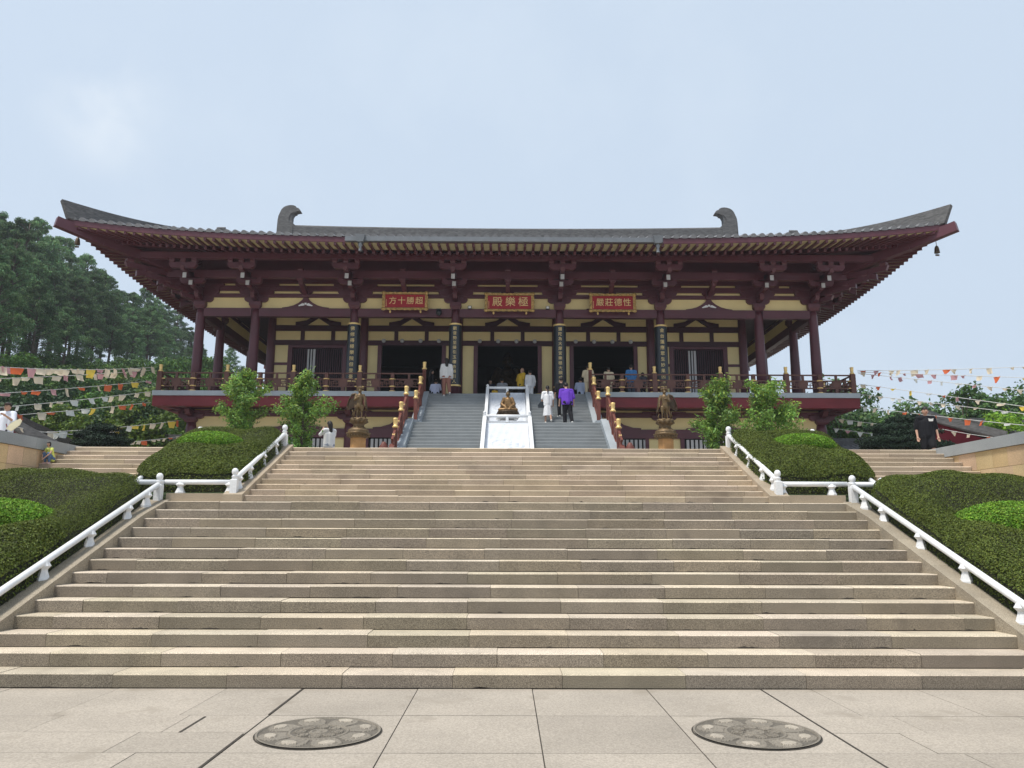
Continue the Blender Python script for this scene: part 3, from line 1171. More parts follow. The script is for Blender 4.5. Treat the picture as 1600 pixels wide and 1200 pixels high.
# gables, ridges
GX = WX - G
for sx in (-1, 1):
    m = MB()
    zb = prof(G) - 0.1
    poly = [(YB - (HD - G), zb)] + [(EF + G + (HD - G) * k / 10, prof(G + (HD - G) * k / 10)) for k in range(11)] + \
           [(2 * YB - EF - G - (HD - G) * k / 10, prof(G + (HD - G) * k / 10)) for k in range(10, -1, -1)] + [(YB + (HD - G), zb)]
    m.prism([(p[0] - YB, p[1]) for p in poly], (sx * (GX - 0.6), YB, 0), (0, 1, 0), (0, 0, 1), (0.1, 0, 0))
    part(m, 'gable_wall', RED)
    for sy in (-1, 1):
        m = MB()                                 # descending ridge along the gable
        pts = []
        for k in range(13):
            s = G - 0.35 + (HD - G + 0.35) * k / 12
            pts.append((s, prof(s)))
        for (s0, z0), (s1, z1) in zip(pts[:-1], pts[1:]):
            y0, y1 = YB + sy * (HD - s0), YB + sy * (HD - s1)
            m.hexa([(sx * GX - .17, y0, z0 - .05), (sx * GX + .17, y0, z0 - .05), (sx * GX + .17, y1, z1 - .05), (sx * GX - .17, y1, z1 - .05),
                    (sx * GX - .15, y0, z0 + .42), (sx * GX + .15, y0, z0 + .42), (sx * GX + .15, y1, z1 + .42), (sx * GX - .15, y1, z1 + .42)])
        y0 = YB + sy * (HD - G + 0.35)
        z0 = prof(G - 0.35)
        m.prism([(0, -.05), (0.30, .1), (0.34, .62), (0.22, .70), (0.10, .58), (-0.2, .42), (-.2, -.05)], (sx * GX, y0, z0), (0, sy, 0), (0, 0, 1), (0.36, 0, 0))
        part(m, 'descending_ridge', M['ridge'])
        m = MB()                                 # hip ridge out to the corner
        prev = None
        for k in range(25):
            s = G * (1 - k / 24.0)
            x, y, z = roofpt('front', sx * (WX - s) * 1.0, s)
            if sy > 0:
                y = 2 * YB - y
            q = 1 - s / G
            hh = 0.40 + 0.24 * q ** 1.6
            n_ = Vector((-sy * sx, 1, 0)).normalized() * 0.16
            lean = Vector((sx, sy, 0)).normalized() * (0.30 * max(0, q - 0.88) / 0.12)
            lo = Vector((x, y, z - 0.08))
            hi = lo + Vector((0, 0, hh + 0.08)) + lean
            cur = [lo - n_, lo + n_, hi + n_ * 0.85, hi - n_ * 0.85]
            if prev:
                m.add(prev + cur, [(0, 1, 5, 4), (1, 2, 6, 5), (2, 3, 7, 6), (3, 0, 4, 7)])
            else:
                m.add(cur, [(0, 1, 2, 3)])
            prev = cur
        m.add(prev, [(3, 2, 1, 0)])
        part(m, 'hip_ridge', M['ridge'])
        m = MB()                                 # projecting hip beam below the corner
        x, y, z = roofpt('front', sx * WX, 0.0)
        d_ = Vector((sx, -1, 0)).normalized()
        p0 = Vector((x, y, z - 0.30)) - d_ * 4.2 - Vector((0, 0, 0.75))
        p1 = Vector((x, y, z - 0.30)) - d_ * 1.4 - Vector((0, 0, 0.34))
        p2 = Vector((x, y, z - 0.30)) + d_ * 0.40
        pts_ = [p0, p1, p2]
        if sy > 0:
            pts_ = [Vector((p.x, 2 * YB - p.y, p.z)) for p in pts_]
        for p, q in zip(pts_[:-1], pts_[1:]):
            m.bar(p, q, 0.30, 0.40)
        part(m, 'hip_beam', RED)

m = MB()
prev = None
for k in range(41):
    x = -GX + 2 * GX * k / 40
    e = 0.16 * (abs(x) / GX) ** 2.2
    cur = [(x, YB - .24, 18.2), (x, YB + .24, 18.2), (x, YB + .24, 18.92 + e), (x, YB + 0.2, 19.0 + e), (x, YB - 0.2, 19.0 + e), (x, YB - .24, 18.92 + e)]
    if prev:
        m.add(prev + cur, [(i, (i + 1) % 6, (i + 1) % 6 + 6, i + 6) for i in range(6)])
    prev = cur
part(m, 'main_ridge', M['ridge'])
CHI = [(630, 830), (630, 660), (635, 500), (645, 420), (690, 300), (720, 262), (760, 235), (805, 220), (850, 213), (905, 218), (945, 236), (960, 262), (985, 266),
       (1015, 290), (1030, 320), (965, 330), (925, 348), (900, 380), (882, 420), (878, 500), (910, 555), (950, 590), (985, 620), (985, 830)]
for sx in (-1, 1):
    m = MB()
    q = 0.00329
    pts = [((p[0] - 640) * q, 19.12 + (595 - p[1]) * q) for p in CHI]
    pts = pts[::-1] if sx < 0 else pts
    m.prism(pts, (sx * 13.42, YB, 0), (-sx, 0, 0), (0, 0, 1), (0, 0.46, 0))
    inset = [(0.08 + p[0] * 0.72, 19.12 + (p[1] - 19.12) * 0.86 + 0.02) for p in pts]
    m.prism(inset, (sx * 13.42, YB, 0), (-sx, 0, 0), (0, 0, 1), (0, 0.54, 0))
    part(m, 'ridge_ornament', M['ridge'])

# gutter with two rain heads
m = MB()
m.box(-6.55, 6.25, EF - 0.17, EF + 0.0, 13.08, 13.27)
part(m, 'gutter', M['metal'])
for px in (563, 1026.5):
    m = MB()
    x = Xp(px, EF - 0.12, 13.1 + DZ)
    m.hexa([(x - .13, EF - .3, 13.0), (x + .13, EF - .3, 13.0), (x + .13, EF - .05, 13.0), (x - .13, EF - .05, 13.0),
            (x - .19, EF - .34, 13.3), (x + .19, EF - .34, 13.3), (x + .19, EF - .02, 13.3), (x - .19, EF - .02, 13.3)])
    m.lathe([(0.08, -0.36), (0.05, -0.2), (0.09, -0.12), (0.07, 0.0)], (x, EF - .17, 13.0), 8)
    part(m, 'rain_head', M['metal'])

# ---- inner wall ------------------------------------------------------------
f = lambda py: Zo(py, YI)
zdoor, zl1, zl2, zb2, zc0 = f(541), f(533.5), f(519), f(510.5), f(497.5)
m = MB()
m.box(-11.32, 11.32, YI - 0.02, YI + 0.12, zb2, 13.6)
part(m, 'upper_wall', CRM)
m = MB()
m.box(-11.32, 11.32, YI - 0.10, YI + 0.1, zl2, zb2)
m.box(-11.32, 11.32, YI - 0.10, YI + 0.1, zdoor, zl1)
part(m, 'lintel_beam', DRK)
m = MB()
m.box(-11.32, 11.32, YI - 0.015, YI + 0.1, zl1, zl2)
part(m, 'plaster_frieze', CRM)
icx = [-11.32, -6.88, -2.34, 2.34, 6.88, 11.32]
for a0, a1 in zip(icx[:-1], icx[1:]):
    ac = (a0 + a1) / 2
    m = MB()
    for d in (-0.73, 0.73):
        m.box(ac + d - .09, ac + d + .09, YI - 0.08, YI, zl1, zl2)
    part(m, 'frieze_post', DRK)
    m = MB()                                     # inverted V strut on the lintel
    for s in (-1, 1):
        pts = [(0, zc0 + .05), (s * 0.22, zc0 + .05), (s * 0.55, zc0 - 0.17), (s * 0.95, zc0 - .25), (s * 1.08, zc0 - 0.26), (s * 1.08, zb2), (s * 0.55, zb2), (s * 0.05, zc0 - 0.09), (0, zc0 - .06)]
        m.prism(pts if s > 0 else pts[::-1], (ac, YI - 0.08, 0), (1, 0, 0), (0, 0, 1), (0, 0.1, 0))
    part(m, 'v_strut', DRK)
m = MB()
m.box(-13.6, 13.6, YC + 0.15, YI, 12.15, 12.2)
m.box(-13.6, 13.6, YIB, YBC - .15, 12.15, 12.2)
for sx in (-1, 1):
    xa, xb = sorted((sx * 11.32, sx * 13.65))
    m.box(xa, xb, YI, YIB, 12.15, 12.2)
part(m, 'veranda_ceiling', DRK)

XI = lambda px: Xp(px, YI, 9.5)
doors = [(596, 690), (746, 840), (896, 990)]
dw = [(XI(a), XI(b)) for a, b in doors]
ctr = (dw[1][0] + dw[1][1]) / 2
wins = [(-11.32, -6.88, XI(456), XI(535)), (6.88, 11.32, XI(1053), XI(1131))]
# door bays: plaster, jambs
for (x0, x1), (b0, b1) in zip(dw, ((-6.88, -2.34), (-2.34, 2.34), (2.34, 6.88))):
    for a, b, j in ((b0, x0, x0), (x1, b1, x1)):
        m = MB()
        m.box(a, b, YI - 0.01, YI + 0.1, FL, zdoor)
        part(m, 'plaster_panel', CRM)
        m = MB()
        m.box(j - 0.19 if j == x0 else j, j if j == x0 else j + 0.19, YI - 0.09, YI + 0.12, FL, zdoor)
        part(m, 'door_jamb', RED)
        m = MB()
        for q in ((-1, 1)):
            pass
    for k in range(4):                            # pale lintel pegs
        m = MB()
        xx = x0 + (x1 - x0) * (0.035 + 0.305 * k)
        m.lathe([(0.02, 0), (0.085, 0.03), (0.10, 0.09), (0.085, 0.16), (0.02, 0.19)], (xx, YI - 0.2, (zdoor + zl1) / 2 - 0.02), 10)
        part(m, 'lintel_peg', M['greyend'])
    m = MB()
    m.box(x0 - .19, x1 + .19, YI - 0.12, YI + 0.12, FL, FL + 0.1)
    part(m, 'threshold', DRK)
for b0, b1, x0, x1 in wins:
    w = MB()
    zs = f(613)
    w.box(x0, x1, YI + 0.10, YI + 0.14, zs, f(545))
    wo = part(w, 'lattice_window', M['black'])
    m = MB()
    n = 23
    for k in range(n):
        xx = x0 + (x1 - x0) * (k + 0.5) / n
        m.box(xx - .022, xx + .022, YI + 0.02, YI + 0.06, zs, f(545))
    m.build('bar', DRK, wo)
    m = MB()
    for a, b in ((0.30, 0.335), (0.36, 0.39), (0.41, 0.455)):
        xa, xb = x0 + (x1 - x0) * a, x0 + (x1 - x0) * b
        m.box(xa, xb, YI + 0.0, YI + 0.015, zs, f(547))
    m.build('pale_curtain', M['greyend'], wo)
    m = MB()
    for a, b in ((x0 - .2, x0), (x1, x1 + .2)):
        m.box(a, b, YI - 0.07, YI + 0.12, FL, zdoor)
    m.box(x0, x1, YI - .06, YI + .12, f(545), zdoor)
    m.box(x0, x1, YI - .06, YI + .12, FL, zs)
    m.build('frame', RED, wo)
    for a, b in ((b0, x0 - .2), (x1 + .2, b1)):
        m = MB()
        m.box(a, b, YI - 0.01, YI + 0.1, FL, zdoor)
        part(m, 'plaster_panel', CRM)
        m = MB()
        m.box(a, b, YI - 0.05, YI, f(572), f(568.0))
        part(m, 'panel_rail', RED)
# shell of the interior
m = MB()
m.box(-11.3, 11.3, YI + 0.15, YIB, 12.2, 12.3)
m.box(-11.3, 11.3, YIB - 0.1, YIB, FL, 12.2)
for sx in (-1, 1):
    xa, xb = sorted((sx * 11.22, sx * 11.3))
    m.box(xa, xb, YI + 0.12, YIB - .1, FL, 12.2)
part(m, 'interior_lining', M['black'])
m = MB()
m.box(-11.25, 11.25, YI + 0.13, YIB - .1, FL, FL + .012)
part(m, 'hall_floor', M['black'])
m = MB()
for sx in (-1, 1):
    xa, xb = sorted((sx * 11.32, sx * 11.4))
    m.box(xa, xb, YI, YIB, FL, 13.4)
m.box(-11.32, 11.32, YIB + .002, YIB + .1, FL, 13.4)
part(m, 'outer_wall', CRM)
m = MB()
for sx in (-1, 1):
    xa, xb = sorted((sx * 11.36, sx * 11.47))
    for y0, y1 in ((YI + .1, 36.2), (40.1, 40.45), (44.5, 44.85), (48.7, YIB)):
        m.box(xa, xb, y0, y1, FL, 12.2)
    for z0, z1 in ((zdoor, zl1), (zl2, zb2), (FL, FL + .5)):
        m.box(xa, xb + (.01 if sx > 0 else 0), YI + .1, YIB, z0, z1)
part(m, 'side_framing', DRK)

# ---- deck -----------------------------------------------------------------
DH, YD, YDB = 15.0, 32.0, 53.0
m = MB()
m.box(-DH + .05, DH - .05, YD + 0.46, YDB, 7.0, FL)
m.box(-3.36, 3.36, YD + .02, YD + .46, 7.0, FL)
part(m, 'deck_floor', M['deckstone'])
for sx in (-1, 1):
    m = MB()
    xa, xb = sorted((sx * 3.36, sx * DH))
    m.box(xa, xb, YD, YD + 0.5, 7.235, 7.445)
    xa, xb = sorted((sx * DH, sx * (DH - .5)))
    m.box(xa, xb, YD + .5, YDB, 7.235, 7.445)
    part(m, 'deck_edge_stone', M['deckstone'])
    m = MB()
    xa, xb = sorted((sx * 3.44, sx * (DH - .02)))
    m.box(xa, xb, YD + 0.05, YD + 0.4, 6.80, 7.232)
    xa, xb = sorted((sx * (DH - .05), sx * (DH - .4)))
    m.box(xa, xb, YD + .4, YDB - .1, 6.80, 7.232)
    part(m, 'deck_beam', M['redbeam'])
m = MB()
m.box(-DH + .5, DH - .5, YD + .42, YDB - .5, 6.86, 6.99)
part(m, 'deck_underside', DRK)
# ground storey
fg = lambda py: Zo(py, YC)
m = MB()
m.box(-13.7, 13.7, YC - .03, YC + .15, GZ - .1, 6.9)
for sx in (-1, 1):
    xa, xb = sorted((sx * 13.6, sx * 13.79))
    m.box(xa, xb, YC + .15, YBC, GZ - .1, 6.9)
part(m, 'ground_storey_wall', CRM)
m = MB()
m.box(-13.79, 13.79, YC - .14, YC, fg(685), fg(671))
m.box(-13.79, 13.79, YC - .13, YC, fg(652.5), fg(645))
m.box(-13.79, 13.79, YC - .13, YC, fg(638.5), fg(630))
m.box(-13.79, 13.79, YC - .12, YC, GZ, GZ + .2)
part(m, 'ground_storey_beam', RED)
allx = sorted([-x for x in CXS] + CXS)
for a0, a1 in zip(allx[:-1], allx[1:]):
    if a1 - a0 < 3:
        continue
    ac = (a0 + a1) / 2
    if abs(ac) < 1:
        continue
    m = MB()
    hw = (a1 - a0) / 2 - 0.85
    m.box(ac - hw, ac + hw, YC - .06, YC - .035, GZ + .3, fg(685))
    wo = part(m, 'barred_window', M['black'])
    m = MB()
    x = ac - hw + .1
    while x < ac + hw - .05:
        m.box(x, x + .115, YC - .09, YC - .062, GZ + .3, fg(685) - .05)
        x += 0.19
    m.build('bar', M['greyend'], wo)
    for s in (-1, 1):
        m = MB()
        xa, xb = sorted((ac + s * hw, ac + s * (hw + .16)))
        m.box(xa, xb, YC - .12, YC - .03, GZ + .2, fg(685))
        m.build('jamb', RED, wo)
    m = MB()                                       # low hump strut on the beam
    z = fg(671)
    pts = [(-1.25, z), (1.25, z), (1.25, z + .06), (.9, z + .08), (.5, z + .2), (.2, z + .42), (-.2, z + .42), (-.5, z + .2), (-.9, z + .08), (-1.25, z + .06)]
    m.prism(pts, (ac, YC - .07, 0), (1, 0, 0), (0, 0, 1), (0, .1, 0))
    part(m, 'hump_strut', RED)
for x in allx:
    m = MB()
    m.tube([(x, YC, GZ), (x, YC, fg(671) + .02), (x, YC, fg(662))], [.25, .24, .20], 16)
    part(m, 'ground_column', RED)
    f = lambda a, o, z, x=x: (x + a, YC - o, z)
    m = MB()
    z = fg(662)
    blk(m, f, 0, 0, z - .02, z + .2, .28)
    arm(m, f, 0, .55, -.1, .2, z + .15, z + .36)
    for d in (-.45, .45):
        blk(m, f, d, .05, z + .36, z + .47, .12)
    arm(m, f, 0, .95, -.1, .22, z + .45, 6.795)
    m.hexa([f(-.11, .55, z + .3), f(.11, .55, z + .3), f(.11, 0, z + .2), f(-.11, 0, z + .2), f(-.11, .7, z + .5), f(.11, .7, z + .5), f(.11, 0, z + .5), f(-.11, 0, z + .5)])
    m.hexa([f(-.11, 1.1, z + .6), f(.11, 1.1, z + .6), f(.11, 0, z + .48), f(-.11, 0, z + .48), f(-.11, 1.25, 6.795), f(.11, 1.25, 6.795), f(.11, 0, 6.795), f(-.11, 0, 6.795)])
    if abs(x) > 13:
        s = 1 if x > 0 else -1
        m.bar((x, YC, z + .55), (x + s * .95, YC - .95, z + .66), .2, .22)
        m.bar((x, YC, z + .5), (x + s * 1.05, YC, z + .62), .2, .24)
    part(m, 'deck_bracket', RED)


# ---- deck railing ---------------------------------------------------------
def finial(m, x, y, z, s=1.0):
    m.lathe([(.085 * s, 0), (.115 * s, .03 * s), (.085 * s, .07 * s), (.06 * s, .11 * s), (.075 * s, .17 * s), (.07 * s, .25 * s), (.085 * s, .29 * s), (.075 * s, .33 * s), (.01, .345 * s)], (x, y, z), 12)


def rail_bay(p, q, zf, name='railing_bay'):
    """p,q: 2d ends; level railing between two posts"""
    p, q = Vector((*p, 0)), Vector((*q, 0))
    d = (q - p)
    L = d.length
    d.normalize()
    at = lambda t, z: (p.x + d.x * t, p.y + d.y * t, z)
    m = MB()
    for z, hh in ((8.245, .055), (7.995, .05), (7.675, .05)):
        m.bar(at(.1, z), at(L - .1, z), .06, hh)
    for t in (L * .25, L * .75):                   # solid panels
        m.bar(at(t - .15, 7.83), at(t + .15, 7.83), .04, .3)
        m.bar(at(t, 8.02), at(t, 8.22), .09, .09, (0, 1, 0.01))
        m.bar(at(t, 7.46), at(t, 7.66), .12, .12, (0, 1, 0.01))
    for k in range(4):                             # fret
        t0, t1 = L * k / 4 + (.12 if k in (0, 2) else .17), L * (k + 1) / 4 - (.12 if k in (1, 3) else .17)
        tw = t1 - t0
        for a, b, c_, e in ((.08, .86, .55, .86), (.3, .62, .92, .62), (.08, .36, .5, .36), (.62, .3, .95, .3)):
            m.bar(at(t0 + tw * a, 7.69 + .3 * b), at(t0 + tw * c_, 7.69 + .3 * e), .03, .026)
        for a, b, e in ((.08, .36, .86), (.55, .3, .86), (.3, .0, .62), (.75, .0, .62), (.92, .3, .62), (.42, .86, 1.0), (.0, 0, 1), (1, 0, 1)):
            m.bar(at(t0 + tw * a, 7.69 + .3 * b), at(t0 + tw * a, 7.69 + .3 * e), .03, .026, (0, 1, .01))
    rb = part(m, name, M['rail'])
    m = MB()
    t = L * .5
    m.bar(at(t, 7.45), at(t, 8.27), .15, .15, (0, 1, .01))
    m.build('baluster', M['rail'], rb)
    m = MB()
    x, y, _ = at(t, 0)
    for z in (7.995, 7.675, 7.47):
        m.lathe([(.13, -.02), (.15, 0), (.13, .025)], (x, y, z), 10)
    for tt in (.14, L - .14):
        x, y, _ = at(tt, 0)
        for z in (7.995, 7.675, 7.47):
            m.lathe([(.07, -.02), (.085, 0), (.07, .02)], (x, y, z), 8)
    m.build('gilt_band', M['gold'], rb)


def rail_post(x, y, z0=7.44, z1=8.29):
    m = MB()
    m.box(x - .1, x + .1, y - .1, y + .1, z0, z1)
    p = part(m, 'railing_post', M['rail'])
    m = MB()
    finial(m, x, y, z1, .95)
    m.build('gilt_finial', M['gold'], p)


pxs = [3.5, 6.3, 9.13, 11.95, 14.8]
YR = 32.2
for sx in (-1, 1):
    for x in pxs[1:]:
        rail_post(sx * x, YR)
    for a, b in zip(pxs[:-1], pxs[1:]):
        rail_bay((sx * a, YR), (sx * b, YR), FL)
    yy = [YR + 3.0 * k for k in range(7)]
    for y in yy[1:]:
        rail_post(sx * 14.8, y)
    for a, b in zip(yy[:-1], yy[1:]):
        rail_bay((sx * 14.8, a), (sx * 14.8, b), FL)

# ---- small fittings on the front -----------------------------------------
m = MB()
p = P(685.5, 488, YC - .2)
m.lathe([(.05, -.2), (.12, -.12), (.13, .02), (.06, .06)], (p.x, p.y - .1, p.z - DZ), 12)
m.box(p.x - .1, p.x + .1, p.y - .2, p.y - .05, p.z - DZ + .06, p.z - DZ + .1)
part(m, 'loudspeaker', M['boardblack'])
for px in (733.5, 855):
    m = MB()
    p = P(px, 481.5, YC - .1)
    m.box(p.x - .08, p.x + .08, p.y - .12, p.y, p.z - DZ - .07, p.z - DZ + .07)
    fl = part(m, 'floodlight', M['boardblack'])
    m = MB()
    m.box(p.x - .06, p.x + .06, p.y - .13, p.y - .122, p.z - DZ - .05, p.z - DZ + .05)
    m.build('lens', M['lampwhite'], fl)
for px in (1185,):
    pass
MB.shift = Vector((0, 0, 0))
# ================================================================ hall stairs
MB.shift = Vector((0, 0, DZ))
gs = thing('granite_staircase', 'long blue-grey granite staircase up to the hall, split by the white marble ramp', 'staircase', (0, 24.3, Z2))
YL0, NL, RL, TL = 28.0 - 13 * .2625, 14, (5.57 - GZ) / 14, .2625
YU0, NU, RU, TU = 29.25, 11, (FL - 5.57) / 11, .27
for sx in (-1, 1):
    for i in range(NL):
        m = MB()
        q = R.uniform(.92, 1.08)
        m.ti = q
        xa, xb = sorted((sx * .92, sx * 3.44))
        y = YL0 + i * TL
        zt = GZ + (i + 1) * RL
        d = TL + .1 if i < NL - 1 else 1.3
        m.add([(xa, y, GZ + i * RL - .06), (xa, y, zt - .012), (xa, y + .012, zt), (xa, y + d, zt), (xb, y, GZ + i * RL - .06), (xb, y, zt - .012), (xb, y + .012, zt), (xb, y + d, zt)],
              [(0, 4, 5, 1), (1, 5, 6, 2), (2, 6, 7, 3), (0, 1, 2, 3), (4, 7, 6, 5)])
        m.build('step', M['granite'], gs)
    for i in range(NU):
        m = MB()
        xa, xb = sorted((sx * .92, sx * 3.3))
        y = YU0 + i * TU
        zt = 5.57 + (i + 1) * RU
        d = TU + .1 if i < NU - 1 else .6
        m.add([(xa, y, 5.57 + i * RU - .06), (xa, y, zt - .012), (xa, y + .012, zt), (xa, y + d, zt), (xb, y, 5.57 + i * RU - .06), (xb, y, zt - .012), (xb, y + .012, zt), (xb, y + d, zt)],
              [(0, 4, 5, 1), (1, 5, 6, 2), (2, 6, 7, 3), (0, 1, 2, 3), (4, 7, 6, 5)])
        m.build('step', M['granite'], gs)
    m = MB()
    xa, xb = sorted((sx * 3.44, sx * 3.9))
    sl_ = RL / TL
    m.add([(xa, YL0 - .3, GZ - .1), (xa, 28.15, GZ - .1), (xa, 28.15, 5.70), (xa, 27.95, 5.70), (xa, YL0 - .3, GZ + .16), (xb, YL0 - .3, GZ - .1), (xb, 28.15, GZ - .1), (xb, 28.15, 5.70), (xb, 27.95, 5.70), (xb, YL0 - .3, GZ + .16)],
          [(0, 1, 2, 3, 4), (9, 8, 7, 6, 5), (0, 5, 6, 1), (1, 6, 7, 2), (2, 7, 8, 3), (3, 8, 9, 4), (4, 9, 5, 0)])
    m.build('stringer', M['deckstone'], gs)
    m = MB()
    xa, xb = sorted((sx * 3.3, sx * 3.7))
    m.add([(xa, 28.15, GZ), (xa, 32, GZ), (xa, 32, 7.43), (xa, 31.9, 7.43), (xa, 29.15, 5.68), (xa, 28.15, 5.68), (xb, 28.15, GZ), (xb, 32, GZ), (xb, 32, 7.43), (xb, 31.9, 7.43), (xb, 29.15, 5.68), (xb, 28.15, 5.68)],
          [(0, 1, 2, 3, 4, 5), (11, 10, 9, 8, 7, 6), (0, 6, 7, 1), (1, 7, 8, 2), (2, 8, 9, 3), (3, 9, 10, 4), (4, 10, 11, 5), (5, 11, 6, 0)])
    m.build('stringer', M['deckstone'], gs)

M['stairrail'] = mat('red_brown_rail', (0.155, 0.050, 0.037), 0.5, 0.2, 3)
# red stair railings
for sx, nm in ((-1, 'left'), (1, 'right')):
    rt = thing('stair_railing', 'red-brown timber stair railing with gilt finials on the %s of the grey staircase' % nm, 'railing', (sx * 3.6, 28, 5.57), 'stair railings of the hall')
    lo = [(25.4, 4.02), (26.65, 4.78), (27.9, 5.58)]
    hi = [(29.2, 5.66), (30.6, 6.50), (31.95, 7.40)]
    for X, pts in ((3.72, lo), (3.52, hi)):
        for (y, z) in pts:
            m = MB()
            m.box(sx * X - .07, sx * X + .07, y - .07, y + .07, z - .1, z + .98)
            po = m.build('railing_post', M['stairrail'], rt)
            m = MB()
            finial(m, sx * X, y, z + .98, .98)
            m.build('gilt_finial', M['gold'], po)
        pts2 = list(pts)
        if X > 3.6:
            pts2 = [(24.75, 3.62)] + pts2
        m = MB()
        for (y0, z0), (y1, z1) in zip(pts2[:-1], pts2[1:]):
            for dz, hh in ((.90, .07), (.62, .055), (.2, .055)):
                m.bar((sx * X, y0, z0 + dz), (sx * X, y1, z1 + dz), .07, hh)
            for t in (.25, .75):
                ya, za = y0 + (y1 - y0) * t, z0 + (z1 - z0) * t
                m.box(sx * X - .02, sx * X + .02, ya - .11, ya + .11, za + .2, za + .62)
                m.box(sx * X - .03, sx * X + .03, ya - .05, ya + .05, za + .6, za + .9)
            for t in (.1, .4, .6, .9):
                ya, za = y0 + (y1 - y0) * t, z0 + (z1 - z0) * t
                m.box(sx * X - .015, sx * X + .015, ya - .015, ya + .015, za + .2, za + .62)
        m.build('rail', M['stairrail'], rt)
        m = MB()
        for (y0, z0), (y1, z1) in zip(pts2[:-1], pts2[1:]):
            ya, za = (y0 + y1) / 2, (z0 + z1) / 2
            m.bar((sx * X, ya - .05, za + .87), (sx * X, ya + .05, za + .93), .085, .07)
        m.build('gilt_band', M['gold'], rt)
    m = MB()                                     # rounded drum at the foot
    m.prism([(-.3, 0), (.35, 0), (.35, .55), (.2, .82), (0, .9), (-.2, .8), (-.32, .5)], (sx * 3.72, 24.85, 3.5), (0, 1, 0), (0, 0, 1), (.16, 0, 0))
    m.lathe([(.17, 0), (.19, .3), (.13, .5), (.17, .75), (.05, .95)], (sx * 3.98, 24.75, GZ), 12)
    m.build('drum_stone', M['stairrail'], rt)

# carved marble ramp
rp = thing('carved_ramp', 'white carved marble ramp with low rails in the middle of the grey stairs', 'ramp', (0, 24.4, Z2))


def slabgrid(m, x0, x1, ya, za, yb, zb, nx, ny, rel):
    nrm = Vector((0, -(zb - za), (yb - ya))).normalized()
    vs = []
    for j in range(ny + 1):
        for i in range(nx + 1):
            u, v = i / nx, j / ny
            p = Vector((x0 + (x1 - x0) * u, ya + (yb - ya) * v, za + (zb - za) * v)) + nrm * rel(u, v)
            vs.append(p)
    m.sm = True
    m.add(vs, [(j * (nx + 1) + i, j * (nx + 1) + i + 1, (j + 1) * (nx + 1) + i + 1, (j + 1) * (nx + 1) + i) for j in range(ny) for i in range(nx)])
    m.sm = False


def relf(seed, L):
    def rel(u, v):
        x, y = (u - .5) * 1.3, (v - .5) * L
        r = math.hypot(x, y)
        e = min(u, 1 - u, v * L / 1.3, (1 - v) * L / 1.3)
        if e < .05:
            return .03
        if e < .075:
            return 0
        h = .012 * math.sin(9 * x + seed) * math.sin(8 * y + 2 * seed) + .014 * math.sin(21 * x + 13 * y) * math.sin(17 * y - 9 * x)
        for rr in (.46, .5):
            if abs(r - rr) < .016:
                h = .035
        if r < .44:
            for k in range(7):
                a = 2 * math.pi * k / 7 + .4
                d = math.hypot(x - .27 * math.cos(a), y - .27 * math.sin(a))
                if d < .1:
                    h = .04 * math.sqrt(max(0, 1 - (d / .1) ** 2))
            if r < .14:
                h = .05 * math.sqrt(max(0, 1 - (r / .14) ** 2))
        return h
    return rel


m = MB()
slabgrid(m, -.76, .76, 24.4, GZ + .06, 27.95, 5.50, 60, 160, relf(1, 4.1))
slabgrid(m, -.74, .74, 29.2, 5.66, 31.95, 7.36, 60, 130, relf(2, 3.2))
m.build('relief_slab', M['ramp'], rp)
m = MB()
m.add([(x, y, z) for x in (-.9, .9) for y, z in ((24.35, GZ - .1), (32.05, GZ - .1), (32.05, 7.33), (31.95, 7.33), (29.2, 5.62), (28.0, 5.62), (28.0, 5.46), (24.35, GZ + .02))],
      [tuple(range(8)), tuple(range(15, 7, -1))] + [(i, i + 8, (i + 1) % 8 + 8, (i + 1) % 8) for i in range(8)])
m.build('ramp_body', M['marble'], rp)
for sx in (-1, 1):
    m = MB()
    x = sx * .83
    m.bar((x, 24.35, GZ + .26), (x, 28.0, 5.74), .13, .11)
    m.bar((x, 24.35, GZ + .12), (x, 28.0, 5.6), .09, .18)
    m.bar((x, 28.0, 5.82), (x, 29.2, 5.82), .13, .10)
    m.bar((x, 29.2, 5.86), (x, 31.95, 7.58), .12, .11)
    m.bar((x, 29.2, 5.72), (x, 31.95, 7.44), .08, .2)
    m.build('rail', M['marble'], rp)
    for y, z, h in ((28.0, 5.55, .46), (31.95, 7.35, .42), (29.2, 5.57, .36)):
        m = MB()
        post(m, x, y, z - .02, h, .12)
        m.build('newel_post', M['marble'], rp)
for y, z in ((28.0, 5.80), (31.95, 7.60)):
    m = MB()
    m.tube([(-.8, y, z), (.8, y, z)], .055, 10)
    m.box(-.05, .05, y - .05, y + .05, z - .24, z)
    m.build('cross_rail', M['marble'], rp)


